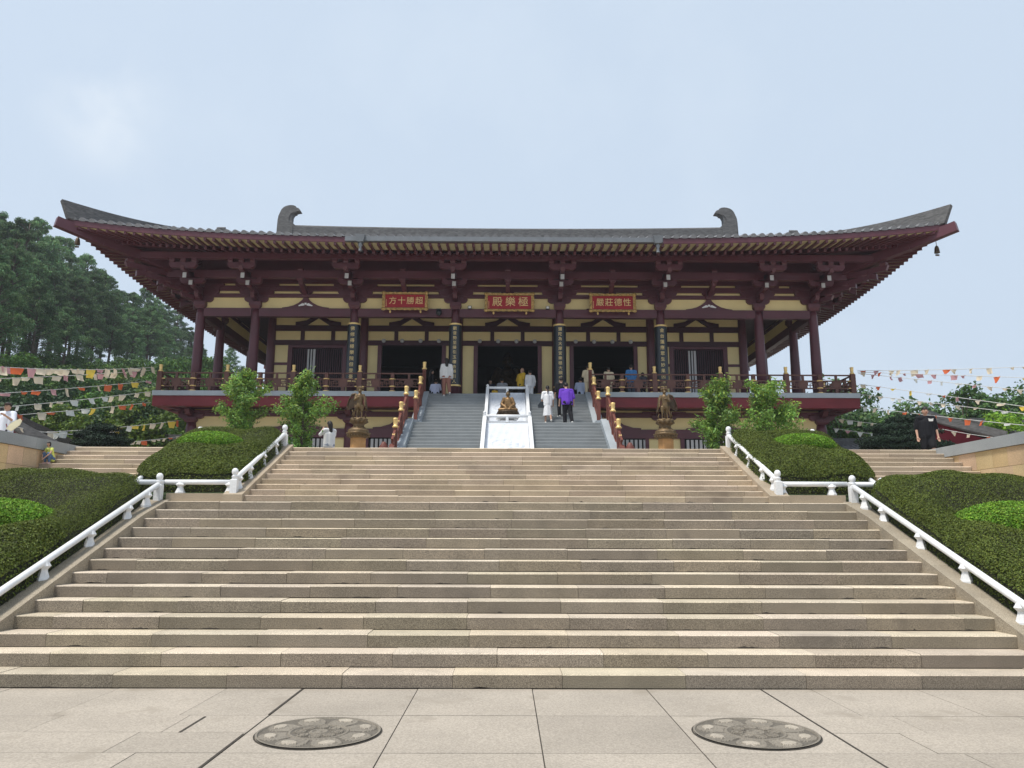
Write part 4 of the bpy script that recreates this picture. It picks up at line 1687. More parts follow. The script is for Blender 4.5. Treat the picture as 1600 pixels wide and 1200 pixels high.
# ================================================================ remeshed bodies
def fuse(name, caps, ells, vox, mats, parent, smooth=3, extra=None):
    """one continuous surface from tapered capsules (p,r,q,s) and ellipsoids (c,(rx,ry,rz))"""
    m = MB()
    for (p, r, q, s) in caps:
        p, q = Vector(p), Vector(q)
        d = q - p
        n = 5
        pts, rad = [], []
        L = max(d.length, 1e-6)
        a = d / L
        for k in range(5):
            t = math.pi / 2 * (1 - k / 4)
            pts.append(p - a * (r * math.sin(t)))
            rad.append(max(r * math.cos(t), .0008))
        for k in range(5):
            t = math.pi / 2 * k / 4
            pts.append(q + a * (s * math.sin(t)))
            rad.append(max(s * math.cos(t), .0008))
        m.tube(pts, rad, 12)
    for (c, r) in ells:
        m.ell(c, r, 16, 12)
    if extra:
        extra(m)
    me = bpy.data.meshes.new('tmp')
    me.from_pydata([tuple(v) for v in m.v], [], m.f)
    o = bpy.data.objects.new('tmp', me)
    COL.objects.link(o)
    md = o.modifiers.new('r', 'REMESH')
    md.mode = 'VOXEL'
    md.voxel_size = vox
    md.use_smooth_shade = True
    if smooth:
        sm_ = o.modifiers.new('s', 'SMOOTH')
        sm_.iterations = smooth
        sm_.factor = 0.5
    dg = bpy.context.evaluated_depsgraph_get()
    me2 = bpy.data.meshes.new_from_object(o.evaluated_get(dg))
    me2.name = name
    bpy.data.objects.remove(o)
    me2.materials.clear()
    me2.materials.append(mats)
    at = me2.attributes.new('tint', 'FLOAT_COLOR', 'FACE')
    at.data.foreach_set('color', np.ones(len(me2.polygons) * 4, dtype=np.float32))
    ob = bpy.data.objects.new(name, me2)
    COL.objects.link(ob)
    if parent is not None:
        ob.parent = parent
        W[ob.name] = W[parent.name]
    return ob


MB.shift = Vector((0, 0, 0))
# ================================================================ statues (local coordinates: built round the origin)
def local_build(m, name, mats, parent):
    vv = np.array(m.v, dtype=np.float64).reshape(-1, 3)
    return m.link(name, mats if isinstance(mats, list) else [mats], parent, Vector((0, 0, 0)), vv)


def lotus(m, r, z0, z1, n, out=0.12, up=True):
    """ring of petals"""
    for k in range(n):
        a = 2 * math.pi * k / n
        ca, sa = math.cos(a), math.sin(a)
        w = math.pi * r / n * 1.15
        h = z1 - z0
        for (d0, d1, zz0, zz1) in ((0, out, z0, z0 + h * .55), (out, out * .8, z0 + h * .55, z1)):
            pass
        pts = [(r, -w * .7, z0), (r + out, -w, z0 + h * .5), (r + out * .75, 0, z1), (r + out, w, z0 + h * .5), (r, w * .7, z0), (r + out * 1.25, 0, z0 + h * .45)]
        v = [(p[0] * ca - p[1] * sa, p[0] * sa + p[1] * ca, p[2]) for p in pts]
        m.sm = True
        m.add(v, [(0, 5, 1), (1, 5, 2), (2, 5, 3), (3, 5, 4), (4, 5, 0)])
        m.sm = False


def buddha(name, label, cat, loc, s, mr, mb_, ms):
    t = thing(name, label, cat, loc)
    t.scale = (s, s, s)
    # unit figure: 1 high including base, facing -y
    m = MB()
    m.lathe([(.40, 0), (.40, .05), (.36, .06), (.33, .09)], (0, 0, 0), 28)
    m.lathe([(.30, .08), (.33, .13), (.35, .19), (.30, .20)], (0, 0, 0), 28)
    lotus(m, .31, .07, .13, 18, .08)
    lotus(m, .30, .10, .20, 16, .06)
    local_build(m, 'lotus_base', mb_, t)
    caps = [((0, .02, .24), .17, (0, .03, .42), .145), ((0, .03, .42), .145, (0, .03, .56), .13), ((0, .03, .60), .10, (0, .03, .66), .065),
            ((-.13, .03, .63), .06, (-.21, .0, .44), .055), ((-.21, .0, .44), .055, (-.07, -.17, .30), .04),
            ((.13, .03, .63), .06, (.21, .0, .44), .055), ((.21, .0, .44), .055, (.07, -.17, .30), .04),
            ((-.10, 0, .25), .075, (-.27, -.10, .235), .065), ((-.27, -.10, .235), .065, (.06, -.22, .235), .05),
            ((.10, 0, .25), .075, (.27, -.10, .235), .065), ((.27, -.10, .235), .065, (-.06, -.22, .24), .05)]
    # robe falling from both shoulders
    caps += [((-.15, .05, .6), .05, (-.22, .07, .27), .07), ((.15, .05, .6), .05, (.22, .07, .27), .07)]
    for k in range(5):
        x = -.12 + .06 * k
        caps.append(((x * .6 - .03, -.10, .58 - .02 * k), .016, (x + .05, -.13, .33), .018))
    fuse('robed_body', caps, [((0, .02, .25), (.24, .17, .06))], .009, mr, t, 1)
    caps = [((0, .02, .66), .05, (0, .015, .72), .045)]
    fuse('head', caps, [((0, .0, .775), (.062, .068, .08)), ((0, -.066, .775), (.013, .018, .02)), ((-.066, .01, .765), (.012, .02, .038)), ((.066, .01, .765), (.012, .02, .038))], .006, ms, t, 1)
    m = MB()
    for k in range(110):
        z = R.uniform(-.1, 1)
        a = R.uniform(0, 2 * math.pi)
        q = math.sqrt(max(0, 1 - z * z))
        y = .012 + .07 * q * math.sin(a)
        if y < -.02 and z < .55:
            continue
        m.ell((.064 * q * math.cos(a), y, .785 + .078 * z), (.012, .012, .012), 6, 4)
    m.ell((0, .015, .865), (.032, .032, .03), 10, 8)
    local_build(m, 'curled_hair', M['bronzed'], t)
    return t


p = Vector((0, 28.45, 5.57 + DZ))
pl = thing('statue_stand', 'small white marble stand carrying the seated bronze statue', 'stand', p)
m = MB()
m.box(-.42, .42, -.32, .32, .20, .25)
m.box(-.36, .36, -.26, .26, .165, .20)
m.box(-.06, .06, -.2, .2, 0, .17)
for sx in (-1, 1):
    m.box(sx * .3 - .05, sx * .3 + .05, -.22, .22, 0, .17)
local_build(m, 'slab', M['marble'], pl)
buddha('seated_statue', 'gilt bronze seated figure on a dark lotus base in the middle of the white ramp', 'statue', p + Vector((0.03, 0, .252)), 1.12, M['giltrobe'], M['bronzed'], M['bronze'])
big = buddha('seated_statue', 'huge dim seated figure deep inside the dark middle doorway of the hall', 'statue', (ctr, 44.5, FL + DZ + .9), 4.3, M['bronze'], M['bronzed'], M['bronze'])
pl2 = MB()
pl2.lathe([(2.1, 0), (2.1, .15), (1.9, .2), (1.9, .75), (2.0, .9)], (ctr, 44.5, FL + DZ + .012), 24)
tag(pl2.build('statue_pedestal', M['bronzed']), 'dark round pedestal under the huge seated figure inside the hall', 'pedestal')


def garuda(label, loc, mir):
    """winged bird-man in bronze on a lotus pedestal; local units metres, facing -y; mir flips x"""
    t = thing('winged_statue', label, 'statue', loc, 'winged bronze guardians')
    X = lambda p: (p[0] * mir, p[1], p[2])
    B = M['bronze']
    m = MB()
    m.lathe([(.34, -.1), (.34, .45), (.31, .47)], (0, 0, 0), 6, False)
    m.lathe([(.26, .45), (.26, .86), (.30, .88)], (0, 0, 0), 6, False)
    local_build(m, 'pedestal_shaft', mat('tan_pedestal', (.42, .23, .09), .7, .2, 5), t)
    m = MB()
    m.lathe([(.30, .86), (.33, .90), (.33, .95), (.40, .99), (.42, 1.03), (.34, 1.05), (.36, 1.09), (.35, 1.13), (.26, 1.19), (.19, 1.25), (.185, 1.31), (.22, 1.35)], (0, 0, 0), 24)
    for k in range(22):
        a = 2 * math.pi * k / 22
        m.ell((.36 * math.cos(a), .36 * math.sin(a), .93), (.035, .035, .04), 6, 5)
    lotus(m, .27, 1.04, 1.15, 14, .07)
    local_build(m, 'pedestal_moulding', B, t)
    m = MB()
    m.lathe([(.2, 1.33), (.27, 1.40), (.29, 1.47), (.27, 1.52), (.1, 1.53)], (0, 0, 0), 24)
    lotus(m, .22, 1.34, 1.48, 12, .09)
    for k in range(9):
        a = 2 * math.pi * k / 9 + .2
        m.ell((.22 * math.cos(a), .22 * math.sin(a), 1.50), (.09, .08, .045), 8, 6)
    local_build(m, 'lotus_seat', B, t)
    z0 = 1.53
    caps = [(X((-.07, 0, z0 + .28)), .03, X((-.075, -.02, z0 + .02)), .022), (X((.09, -.03, z0 + .28)), .03, X((.10, -.04, z0 + .02)), .022),
            (X((-.07, .02, z0 + .40)), .085, X((-.07, 0, z0 + .25)), .04), (X((.08, .0, z0 + .40)), .085, X((.09, -.03, z0 + .25)), .04),
            (X((0, .02, z0 + .44)), .12, X((0, 0, z0 + .58)), .105), (X((0, 0, z0 + .58)), .105, X((0, .01, z0 + .76)), .115),
            (X((0, .01, z0 + .78)), .10, X((0, 0, z0 + .88)), .05),
            # arms: one folded to the chest, one hanging down
            (X((-.12, .01, z0 + .80)), .05, X((-.155, -.03, z0 + .64)), .042), (X((-.155, -.03, z0 + .64)), .042, X((-.03, -.14, z0 + .70)), .03),
            (X((.12, .01, z0 + .80)), .05, X((.175, -.02, z0 + .64)), .04), (X((.175, -.02, z0 + .64)), .04, X((.185, -.06, z0 + .46)), .03),
            (X((-.02, .06, z0 + .42)), .06, X((-.02, .13, z0 + .05)), .02)]
    for fx, zz in ((-.075, -.02), (.10, -.04)):
        for d in (-.045, 0, .045):
            caps.append((X((fx, zz, z0 + .02)), .016, X((fx + d, zz - .09, z0 + .008)), .01))
        caps.append((X((fx, zz, z0 + .02)), .016, X((fx, zz + .06, z0 + .008)), .01))
    ells = [(X((0, -.02, z0 + .95)), (.062, .07, .078)), (X((-.03, -.145, z0 + .70)), (.035, .03, .03)), (X((.187, -.07, z0 + .44)), (.025, .025, .04))]
    caps.append((X((0, -.08, z0 + .945)), .022, X((0, -.135, z0 + .915)), .008))         # beak
    fuse('body', caps, ells, .011, B, t, 2)
    m = MB()                                        # crown
    m.lathe([(.062, .99), (.075, 1.01), (.07, 1.03), (.045, 1.06), (.03, 1.09), (.01, 1.12)], X((0, -.01, z0)), 12)
    for k in range(7):
        a = math.pi + math.pi * k / 6
        m.ell((.075 * math.cos(a) * 1.1, -.01 + .07 * math.sin(a), z0 + 1.05), (.018, .015, .04), 6, 5)
    for q in (-1, 1):
        m.bar((q * .07, -.01, z0 + 1.01), (q * .13, -.0, z0 + 1.07), .025, .03)
        m.bar((q * .065, -.01, z0 + .96), (q * .12, 0, z0 + .985), .02, .03)
    local_build(m, 'crown', B, t)
    m = MB()                                        # big spread wing with feather ribs
    n = 9
    for k in range(n):
        a0 = k / n
        base = Vector((-.10 - .05 * a0, .10 + .01 * k, z0 + .80 - .32 * a0))
        tip = Vector((-.30 - .20 * math.sin(a0 * 1.9 + .25), .20 + .012 * k, z0 + .70 - .42 * a0 ** 1.2 + (.12 if k < 1 else .0)))
        mid = (base + tip) / 2 + Vector((-.06, .02, .09 * (1 - a0)))
        nrm = Vector((.15, -1, .1)).normalized()
        m.prism([(0, -.025), (.5, -.05), (1, -.012), (1, .012), (.5, .045), (0, .03)], X(base), Vector(X(tip)) - Vector(X(base)), (tip - base).normalized().cross(nrm), nrm * .022)
    arc = [X((-.11, .09, z0 + .74)), X((-.18, .11, z0 + .87)), X((-.30, .15, z0 + .84)), X((-.40, .19, z0 + .68)), X((-.48, .22, z0 + .46))]
    m.tube(arc, [.04, .045, .035, .025, .012], 8)
    local_build(m, 'wing', M['bronzed'], t)
    m = MB()                                        # folded wing
    for k in range(6):
        base = Vector((.14, .09, z0 + .80 - .05 * k))
        tip = Vector((.22 + .008 * k, .16, z0 + .42 - .035 * k))
        nrm = Vector((-.4, -1, 0)).normalized()
        m.prism([(0, -.02), (.6, -.035), (1, -.01), (1, .01), (.6, .035), (0, .02)], X(base), Vector(X(tip)) - Vector(X(base)), (tip - base).normalized().cross(nrm), nrm * .02)
    local_build(m, 'wing', M['bronzed'], t)
    m = MB()                                        # flame-like ribbons and the little attendant at the foot
    for pts in ([(-.2, .05, z0 + .02), (-.24, .02, z0 + .12), (-.2, 0, z0 + .2), (-.25, 0, z0 + .3)], [(.2, .06, z0), (.22, .04, z0 + .1), (.19, .03, z0 + .2)],
                [(-.17, -.02, z0 + .02), (-.165, -.03, z0 + .15), (-.13, -.05, z0 + .3), (-.15, -.04, z0 + .5)],
                [(.13, .0, z0 + .84), (.2, .03, z0 + .7), (.205, .04, z0 + .4), (.23, .03, z0 + .22)]):
        m.tube([X(p_) for p_ in pts], [.022] * (len(pts) - 1) + [.008], 7)
    local_build(m, 'ribbon', B, t)
    return t


for px, mir, nm in ((560, 1, 'its large wing spread towards the left'), (1041, -1, 'its large wing spread towards the right')):
    q = P(px, 690, 22.0)
    s = garuda('winged bronze bird-man on a pedestal, ' + nm, (q.x, 22.0, Z2), mir)
    top = Zp(605, 22.0)
    sc_ = (top - Z2) / 2.63
    s.scale = (sc_, sc_, sc_)


# ================================================================ people
def person(label, loc, rotz, h=1.65, pose='stand', top=None, bottom=None, skirt=None, shoes=None, hair='short', sleeve=.55, face=False, vox=.013,
           fem=False, bald=False, lean=0.0, group=None):
    """local units: metres; facing +y before rotation (away from the camera)"""
    t = thing('person', label, 'person', loc, group)
    t.rotation_euler = (0, 0, rotz)
    L = lambda *p: tuple(c * h for c in p)
    sw = .105 if fem else .118
    J = {}
    ln = lean
    J['hip'] = [(-.052, 0, .50), (.052, 0, .50)]
    J['knee'] = [(-.056, .01, .285), (.056, .01, .285)]
    J['ank'] = [(-.056, -.01, .045), (.056, -.01, .045)]
    J['pel'] = (0, 0, .53)
    J['chest'] = (0, ln * .19, .72)
    J['neck'] = (0, ln * .30, .825)
    J['head'] = (0, ln * .40 + .012, .915)
    J['sh'] = [(-sw, ln * .27, .795), (sw, ln * .27, .795)]
    J['elb'] = [(-sw - .035, ln * .2 - .015, .635), (sw + .035, ln * .2 - .015, .635)]
    J['wri'] = [(-sw - .04, ln * .2 + .03, .49), (sw + .04, ln * .2 + .03, .49)]
    if pose == 'walk':
        J['knee'] = [(-.055, .075, .295), (.055, .0, .29)]
        J['ank'] = [(-.055, .04, .075), (.055, -.10, .06)]
    if pose == 'climb':
        J['knee'] = [(-.055, .02, .285), (.06, -.03, .29)]
        J['ank'] = [(-.055, .0, .045), (.075, -.13, .085)]
    if pose == 'photo':
        J['elb'] = [(-sw - .07, .07, .70), (sw + .05, .08, .71)]
        J['wri'] = [(-sw + .03, .13, .84), (sw - .04, .13, .85)]
    if pose == 'hold':
        J['elb'] = [(-sw - .04, .0, .65), (sw + .04, .0, .65)]
        J['wri'] = [(-.05, .13, .70), (.05, .13, .66)]
    if pose == 'phone':
        J['elb'] = [(-sw - .06, .06, .655), (sw + .05, .02, .64)]
        J['wri'] = [(-sw - .0, .17, .73), (sw + .03, .10, .57)]
    if pose == 'kneel':
        J['hip'] = [(-.052, 0, .19), (.052, 0, .19)]
        J['knee'] = [(-.07, .2, .045), (.07, .2, .045)]
        J['ank'] = [(-.056, -.04, .04), (.056, -.04, .04)]
        dz = -.31
        for k_ in ('pel', 'chest', 'neck', 'head'):
            J[k_] = (J[k_][0], J[k_][1] + (.04 if k_ != 'pel' else 0), J[k_][2] + dz)
        J['sh'] = [(a, b + .03, c + dz) for a, b, c in J['sh']]
        J['elb'] = [(a, b + .08, c + dz + .03) for a, b, c in J['elb']]
        J['wri'] = [(-.02, .2, .42), (.02, .2, .42)]
    if pose == 'squat':
        J['hip'] = [(-.06, -.05, .16), (.06, -.05, .16)]
        J['knee'] = [(-.085, .15, .30), (.085, .15, .30)]
        J['ank'] = [(-.07, .08, .04), (.07, .08, .04)]
        J['pel'], J['chest'], J['neck'], J['head'] = (0, -.05, .19), (0, .02, .38), (0, .07, .49), (0, .10, .60)
        J['sh'] = [(-.10, .05, .45), (.10, .05, .45)]
        J['elb'] = [(-.14, .14, .32), (.15, .13, .33)]
        J['wri'] = [(-.04, .24, .17), (.05, .24, .18)]
    caps, ells = [], []
    c = lambda a, r, b, s: caps.append((L(*a), r * h, L(*b), s * h))
    for i in (0, 1):
        c(J['hip'][i], .052, J['knee'][i], .034)
        c(J['knee'][i], .034, J['ank'][i], .021)
        a = J['ank'][i]
        c((a[0], a[1] - .01, a[2] - .022), .020, (a[0] * 1.15, a[1] + .085, a[2] - .030), .014)
        c(J['sh'][i], .029, J['elb'][i], .023)
        c(J['elb'][i], .023, J['wri'][i], .016)
        w_, e_ = Vector(J['wri'][i]), Vector(J['elb'][i])
        d = (w_ - e_).normalized()
        side = d.cross(Vector((0, 1, .3))).normalized()
        palm = w_ + d * .03
        ells.append((L(*palm), (.020 * h, .022 * h, .024 * h)))
        if face:
            for k_, (ln_, of) in enumerate(((.040, -.016), (.046, -.006), (.044, .005), (.036, .015))):
                b0 = palm + d * .016 + Vector((of, 0, 0)) * 1.0
                b1 = b0 + d * ln_ * .6
                b2 = b1 + (d + Vector((0, .5, -.3))).normalized() * ln_ * .5
                c(b0, .0058, b1, .0055)
                c(b1, .0055, b2, .0048)
            tb = palm + Vector(((.018 if i == 0 else -.018), .006, 0))
            c(tb, .0065, tb + d * .028 + Vector(((.010 if i == 0 else -.010), .012, 0)), .0055)
    c(J['pel'], .074, J['chest'], .080 if not fem else .072)
    c(J['chest'], .080 if not fem else .070, (J['neck'][0], J['neck'][1], J['neck'][2] - .045), .055)
    c(J['sh'][0], .035, J['sh'][1], .035)
    c(J['neck'], .031, (J['head'][0], J['head'][1] - .008, J['head'][2] - .03), .030)
    hd = J['head']
    ells.append((L(*hd), (.046 * h, .056 * h, .068 * h)))
    ells.append((L(hd[0], hd[1] + .058, hd[2] - .008), (.008 * h, .011 * h, .013 * h)))
    for q in (-1, 1):
        ells.append((L(hd[0] + q * .047, hd[1] - .004, hd[2] - .006), (.007 * h, .013 * h, .018 * h)))
    fuse('body', caps, ells, vox * (.6 if face else 1.0), M['skin'], t, 2)
    if face:
        m = MB()
        for q in (-1, 1):
            m.ell(L(hd[0] + q * .018, hd[1] + .050, hd[2] + .004), (.008 * h, .006 * h, .0045 * h), 8, 6)
            m.bar(L(hd[0] + q * .010, hd[1] + .053, hd[2] + .019), L(hd[0] + q * .028, hd[1] + .047, hd[2] + .019), .006 * h, .005 * h)
        local_build(m, 'eyes', M['hair'], t)
        m = MB()
        m.ell(L(hd[0], hd[1] + .050, hd[2] - .034), (.016 * h, .007 * h, .005 * h), 8, 6)
        local_build(m, 'mouth', mat('lips', (.32, .10, .09), .5, .0), t)
    # clothing
    if top:
        ca = []
        k = lambda a, r, b, s: ca.append((L(*a), r * h, L(*b), s * h))
        k((0, J['pel'][1], J['pel'][2] - .02), .088, J['chest'], .090 if not fem else .082)
        k(J['chest'], .090 if not fem else .080, (J['neck'][0], J['neck'][1], J['neck'][2] - .05), .062)
        for i in (0, 1):
            k((J['sh'][i][0] * 1.0, J['sh'][i][1], J['sh'][i][2]), .046, tuple(Vector(J['sh'][i]).lerp(Vector(J['elb'][i]), min(1, sleeve / .55))), .038)
            if sleeve > .6:
                k(J['elb'][i], .034, tuple(Vector(J['elb'][i]).lerp(Vector(J['wri'][i]), min(1, (sleeve - .55) / .45))), .026)
            k((J['sh'][i][0] * .55, J['pel'][1], J['pel'][2] - .06), .066, (J['sh'][i][0] * .65, J['chest'][1], J['chest'][2]), .058)
        k(J['sh'][0], .046, J['sh'][1], .046)
        k((J['sh'][0][0] * .8, J['sh'][0][1], J['sh'][0][2]), .05, (J['sh'][1][0] * .8, J['sh'][1][1], J['sh'][1][2]), .05)
        tp_ = fuse('top', ca, [], vox, top, t, 2)
        if pose not in ('kneel', 'squat'):
            hem = (J['pel'][2] - .068) * h
            for v_ in tp_.data.vertices:
                if v_.co.z < hem:
                    v_.co.z = hem + (v_.co.z - hem) * .1
    if bottom:
        mt, length = bottom
        ca = []
        k = lambda a, r, b, s: ca.append((L(*a), r * h, L(*b), s * h))
        for i in (0, 1):
            if length > .5:
                k(J['hip'][i], .064, J['knee'][i], .050)
                e = tuple(Vector(J['knee'][i]).lerp(Vector(J['ank'][i]), min(1, (length - .5) * 2)))
                k(J['knee'][i], .050, e, .040)
            else:
                k(J['hip'][i], .066, tuple(Vector(J['hip'][i]).lerp(Vector(J['knee'][i]), length * 2)), .058)
        k(J['hip'][0], .072, J['hip'][1], .072)
        fuse('trousers', ca, [], vox, mt, t, 2)
    if skirt:
        m = MB()
        mt, z0 = skirt
        prof_ = [(.125, z0), (.118, z0 + .06), (.09, .52), (.072, .62)]
        n = 28
        vs = []
        for (r, z) in prof_:
            for j in range(n):
                a = 2 * math.pi * j / n
                rr = r * (1 + .10 * math.cos(a * 7) * (1 if z < .45 else .2))
                vs.append(L(rr * math.cos(a), rr * .85 * math.sin(a) + ln * max(0, z - .5), z))
        m.sm = True
        m.add(vs, [(i * n + j, i * n + (j + 1) % n, (i + 1) * n + (j + 1) % n, (i + 1) * n + j) for i in range(len(prof_) - 1) for j in range(n)])
        m.sm = False
        local_build(m, 'skirt', mt, t)
    if shoes:
        ca = []
        for i in (0, 1):
            a = J['ank'][i]
            ca.append((L(a[0], a[1] - .018, a[2] - .020), .026 * h, L(a[0] * 1.15, a[1] + .09, a[2] - .027), .020 * h))
        fuse('shoes', ca, [], vox * .8, shoes, t, 1)
    if not bald:
        ca, el = [], [(L(hd[0], hd[1] - .004, hd[2] + .018), (.053 * h, .064 * h, .062 * h))]
        if hair == 'long':
            ca.append((L(hd[0], hd[1] - .03, hd[2]), .05 * h, L(J['neck'][0], J['neck'][1] - .045, J['neck'][2] - .05), .038 * h))
        if hair == 'pony':
            ca.append((L(hd[0], hd[1] - .05, hd[2]), .024 * h, L(hd[0], hd[1] - .085, hd[2] - .15), .012 * h))
        if hair == 'bob':
            for q in (-1, 1):
                ca.append((L(hd[0] + q * .04, hd[1] - .015, hd[2] + .02), .026 * h, L(hd[0] + q * .048, hd[1] - .01, hd[2] - .05), .020 * h))
            ca.append((L(hd[0], hd[1] - .04, hd[2]), .04 * h, L(hd[0], hd[1] - .035, hd[2] - .05), .035 * h))
        o = fuse('hair', ca, el, vox * .8, M['hair'], t, 1)
        # cut the face side open
        me = o.data
        import bmesh
        bm = bmesh.new()
        bm.from_mesh(me)
        hx, hy, hz = L(*hd)
        kill = [v for v in bm.verts if v.co.y > hy + .012 * h and v.co.z < hz + .022 * h and abs(v.co.x - hx) < .05 * h]
        bmesh.ops.delete(bm, geom=kill, context='VERTS')
        bm.to_mesh(me)
        bm.free()
    return t


white, black = cloth('white', (.75, .75, .76)), cloth('black', (.012, .012, .015))
shoew = cloth('shoe_white', (.7, .69, .66))
stz = lambda y: DZ + (GZ + RL * (math.floor((y - YL0) / TL) + 1) if y < 28 else (5.57 if y < YU0 else 5.57 + RU * (math.floor((y - YU0) / TU) + 1)))


def at_px(px, y, z):
    return (Xp(px, y, z), y, z)


FLZ = FL + DZ
# on the hall stairs
y = 31.75
person('person in a pale hooded top and rust trousers topping the grey stairs', at_px(697, y, FLZ - RU), .15, 1.66, 'climb', cloth('palegrey', (.62, .61, .60)),
       (cloth('rust', (.26, .12, .09)), 1.0), None, shoew, 'long', 1.0, fem=True)
y = 29.5
person('person in a white dress with a dark ponytail, climbing the grey stairs', at_px(856, y, stz(y)), .05, 1.52, 'climb', white, None, (white, .20), shoew, 'pony', .5, fem=True)
q = at_px(847, y - .02, stz(y) + .62)
m = MB()
m.prism([(-.15, 0), (.15, 0), (.17, .08), (.09, .2), (.04, .24), (-.04, .24), (-.09, .2), (-.17, .08)], q, (1, 0, 0), (0, 0, 1), (0, .1, 0))
tag(m.build('handbag', M['boardblack']), 'small black handbag carried by the person in the white dress', 'handbag')
y = 28.9
person('person in a purple shirt and black trousers bending forward on the grey stairs', at_px(887, y, stz(y)), .12, 1.74, 'climb', cloth('purple', (.13, .045, .42)), (black, 1.0), None, shoew, 'short', .55, lean=.35)
y = 29.9
person('person in dark clothes holding a bottle, half hidden by the purple shirt', at_px(877.5, y, stz(y)), .3, 1.62, 'climb', black, (black, 1.0), None, shoew, 'short', .6)
# on the deck / in the doors
person('person in a yellow robe and black trousers standing in the middle doorway, turned sideways', at_px(813, 34.6, FLZ), -1.0, 1.72, 'hold', cloth('yellow', (.72, .46, .05)), (black, 1.0), None, black, 'short', .5, bald=True, lean=.12)
person('person in white shirt and white trousers with dark hair beside the yellow robe', at_px(828.5, 33.9, FLZ), .4, 1.44, 'stand', white, (white, 1.0), None, shoew, 'short', .9)
person('person in a grey jacket kneeling with back turned in the middle doorway', at_px(784.5, 35.2, FLZ + .28), 0, 1.55, 'kneel', cloth('grey', (.30, .31, .34)), (black, 1.0), None, black, 'short', 1.0)
person('person in dark blue standing in the shadow at the left of the middle doorway', at_px(766, 36.6, FLZ), 2.8, 1.55, 'stand', cloth('navy', (.02, .022, .045)), (black, 1.0), None, black, 'short', .9)
person('small child in yellow in the middle doorway, beside the grey jacket', at_px(773, 35.1, FLZ), .2, .85, 'stand', cloth('yellow', (.72, .46, .05)), (cloth('yellow', (.72, .46, .05)), 1.0), None, shoew, 'short', 1.0)
person('person in a pale blue shirt kneeling inside the right-hand doorway', at_px(909.5, 33.6, FLZ), .1, 1.6, 'kneel', cloth('paleblue', (.48, .55, .72)), (black, 1.0), None, black, 'short', .8, lean=.35)
person('person in a pale lilac shirt kneeling inside the left-hand doorway by the stair head', at_px(679.5, 33.6, FLZ), 0, 1.45, 'kneel', cloth('lilac', (.55, .58, .74)), (black, 1.0), None, black, 'short', .8, lean=.5)
person('person in black standing in the dark left-hand doorway near the stair head', at_px(673, 34.6, FLZ), -1.2, 1.6, 'hold', black, (black, 1.0), None, black, 'long', .9)
person('person in a bright blue shirt behind the deck railing on the right', at_px(987.5, 33.0, FLZ), .1, 1.52, 'stand', cloth('blue', (.06, .19, .42)), (cloth('slate', (.1, .12, .16)), 1.0), None, black, 'short', .6)
person('child with black hair and dark top behind the deck railing, right of the blue shirt', at_px(1005.5, 33.0, FLZ), 0, 1.18, 'stand', cloth('dkgrey', (.05, .05, .06)), (black, 1.0), None, black, 'bob', .5)
person('person in cream with light brown hair behind the deck railing near the right stair railing', at_px(952, 32.9, FLZ), .2, 1.38, 'stand', cloth('cream', (.62, .52, .36)), (cloth('cream', (.62, .52, .36)), 1.0), None, black, 'short', .6)
person('person in cream just behind the top of the right stair railing', at_px(919.5, 32.9, FLZ), -.3, 1.48, 'hold', cloth('cream', (.62, .52, .36)), (cloth('cream', (.62, .52, .36)), 1.0), None, shoew, 'short', .9)
# terrace
yy_ = 24.5
person('person with long dark hair and white shirt taking a picture on the terrace', at_px(513, yy_, Z2), .75, 1.60, 'photo', white, (cloth('greyblue', (.30, .33, .40)), 1.0), None, black, 'long', .5, fem=True)
yy_ = 22.3
mn = person('person in black tee shirt with white chest print, walking on the right', at_px(1456, yy_, Z2), math.pi - .15, Zp(632, yy_) - Z2, 'walk', black, (cloth('blackshorts', (.014, .014, .016)), .42), None, black, 'short', .62, face=True)
m = MB()
hh_ = Zp(632, yy_) - Z2
m.prism([(-.055, 0), (.055, .0), (.07, .085), (.0, .065), (-.075, .08)], (-.085 * hh_ / 1.7, .146 * hh_ / 1.7, .735 * hh_), (1, 0, 0), (0, .05, 1), (0, .012, 0))
local_build(m, 'chest_print', M['lampwhite'], mn)
# person on the left terrace, with hat, bag strap and fan
yl = 21.0
zg_ = (ZT - 0.05) * K
hl = Zp(631, yl) - zg_
wl = person('person in a white tee shirt and dark cap above the left retaining wall', (Xp(13, yl, 4.6), yl, zg_), math.pi - .1, hl, 'phone', cloth('whiteprint', (.70, .73, .80)),
            (cloth('dkgrey', (.05, .05, .06)), 1.0), None, black, 'short', .6, face=True)
m = MB()
m.bar((.08 * hl, -.02, .80 * hl), (-.10 * hl, .155, .55 * hl), .02, .012, (0, 1, 0))
local_build(m, 'bag_strap', mat('strap_maroon', (.16, .04, .05), .7), wl)
m = MB()
m.ell((0, .02, .955 * hl), (.088, .10, .045), 14, 8)
m.prism([(-.07, 0), (.07, 0), (.06, .07), (0, .09), (-.06, .07)], (0, .10, .945 * hl), (1, 0, 0), (0, 1, -.15), (0, 0, .012))
local_build(m, 'cap', cloth('darkcap', (.05, .035, .03)), wl)
m = MB()
q = P(25, 668, yl - .3)
m.prism([(-.2, -.09), (-.05, -.15), (.16, .02), (.2, .13), (.15, .19), (.05, .15), (-.12, .04)], q, (1, 0, 0), (0, 0, 1), (0, .02, 0))
tag(m.build('hand_fan', cloth('ivory', (.72, .66, .46))), 'pale ivory hand fan held by the person above the left wall', 'fan')
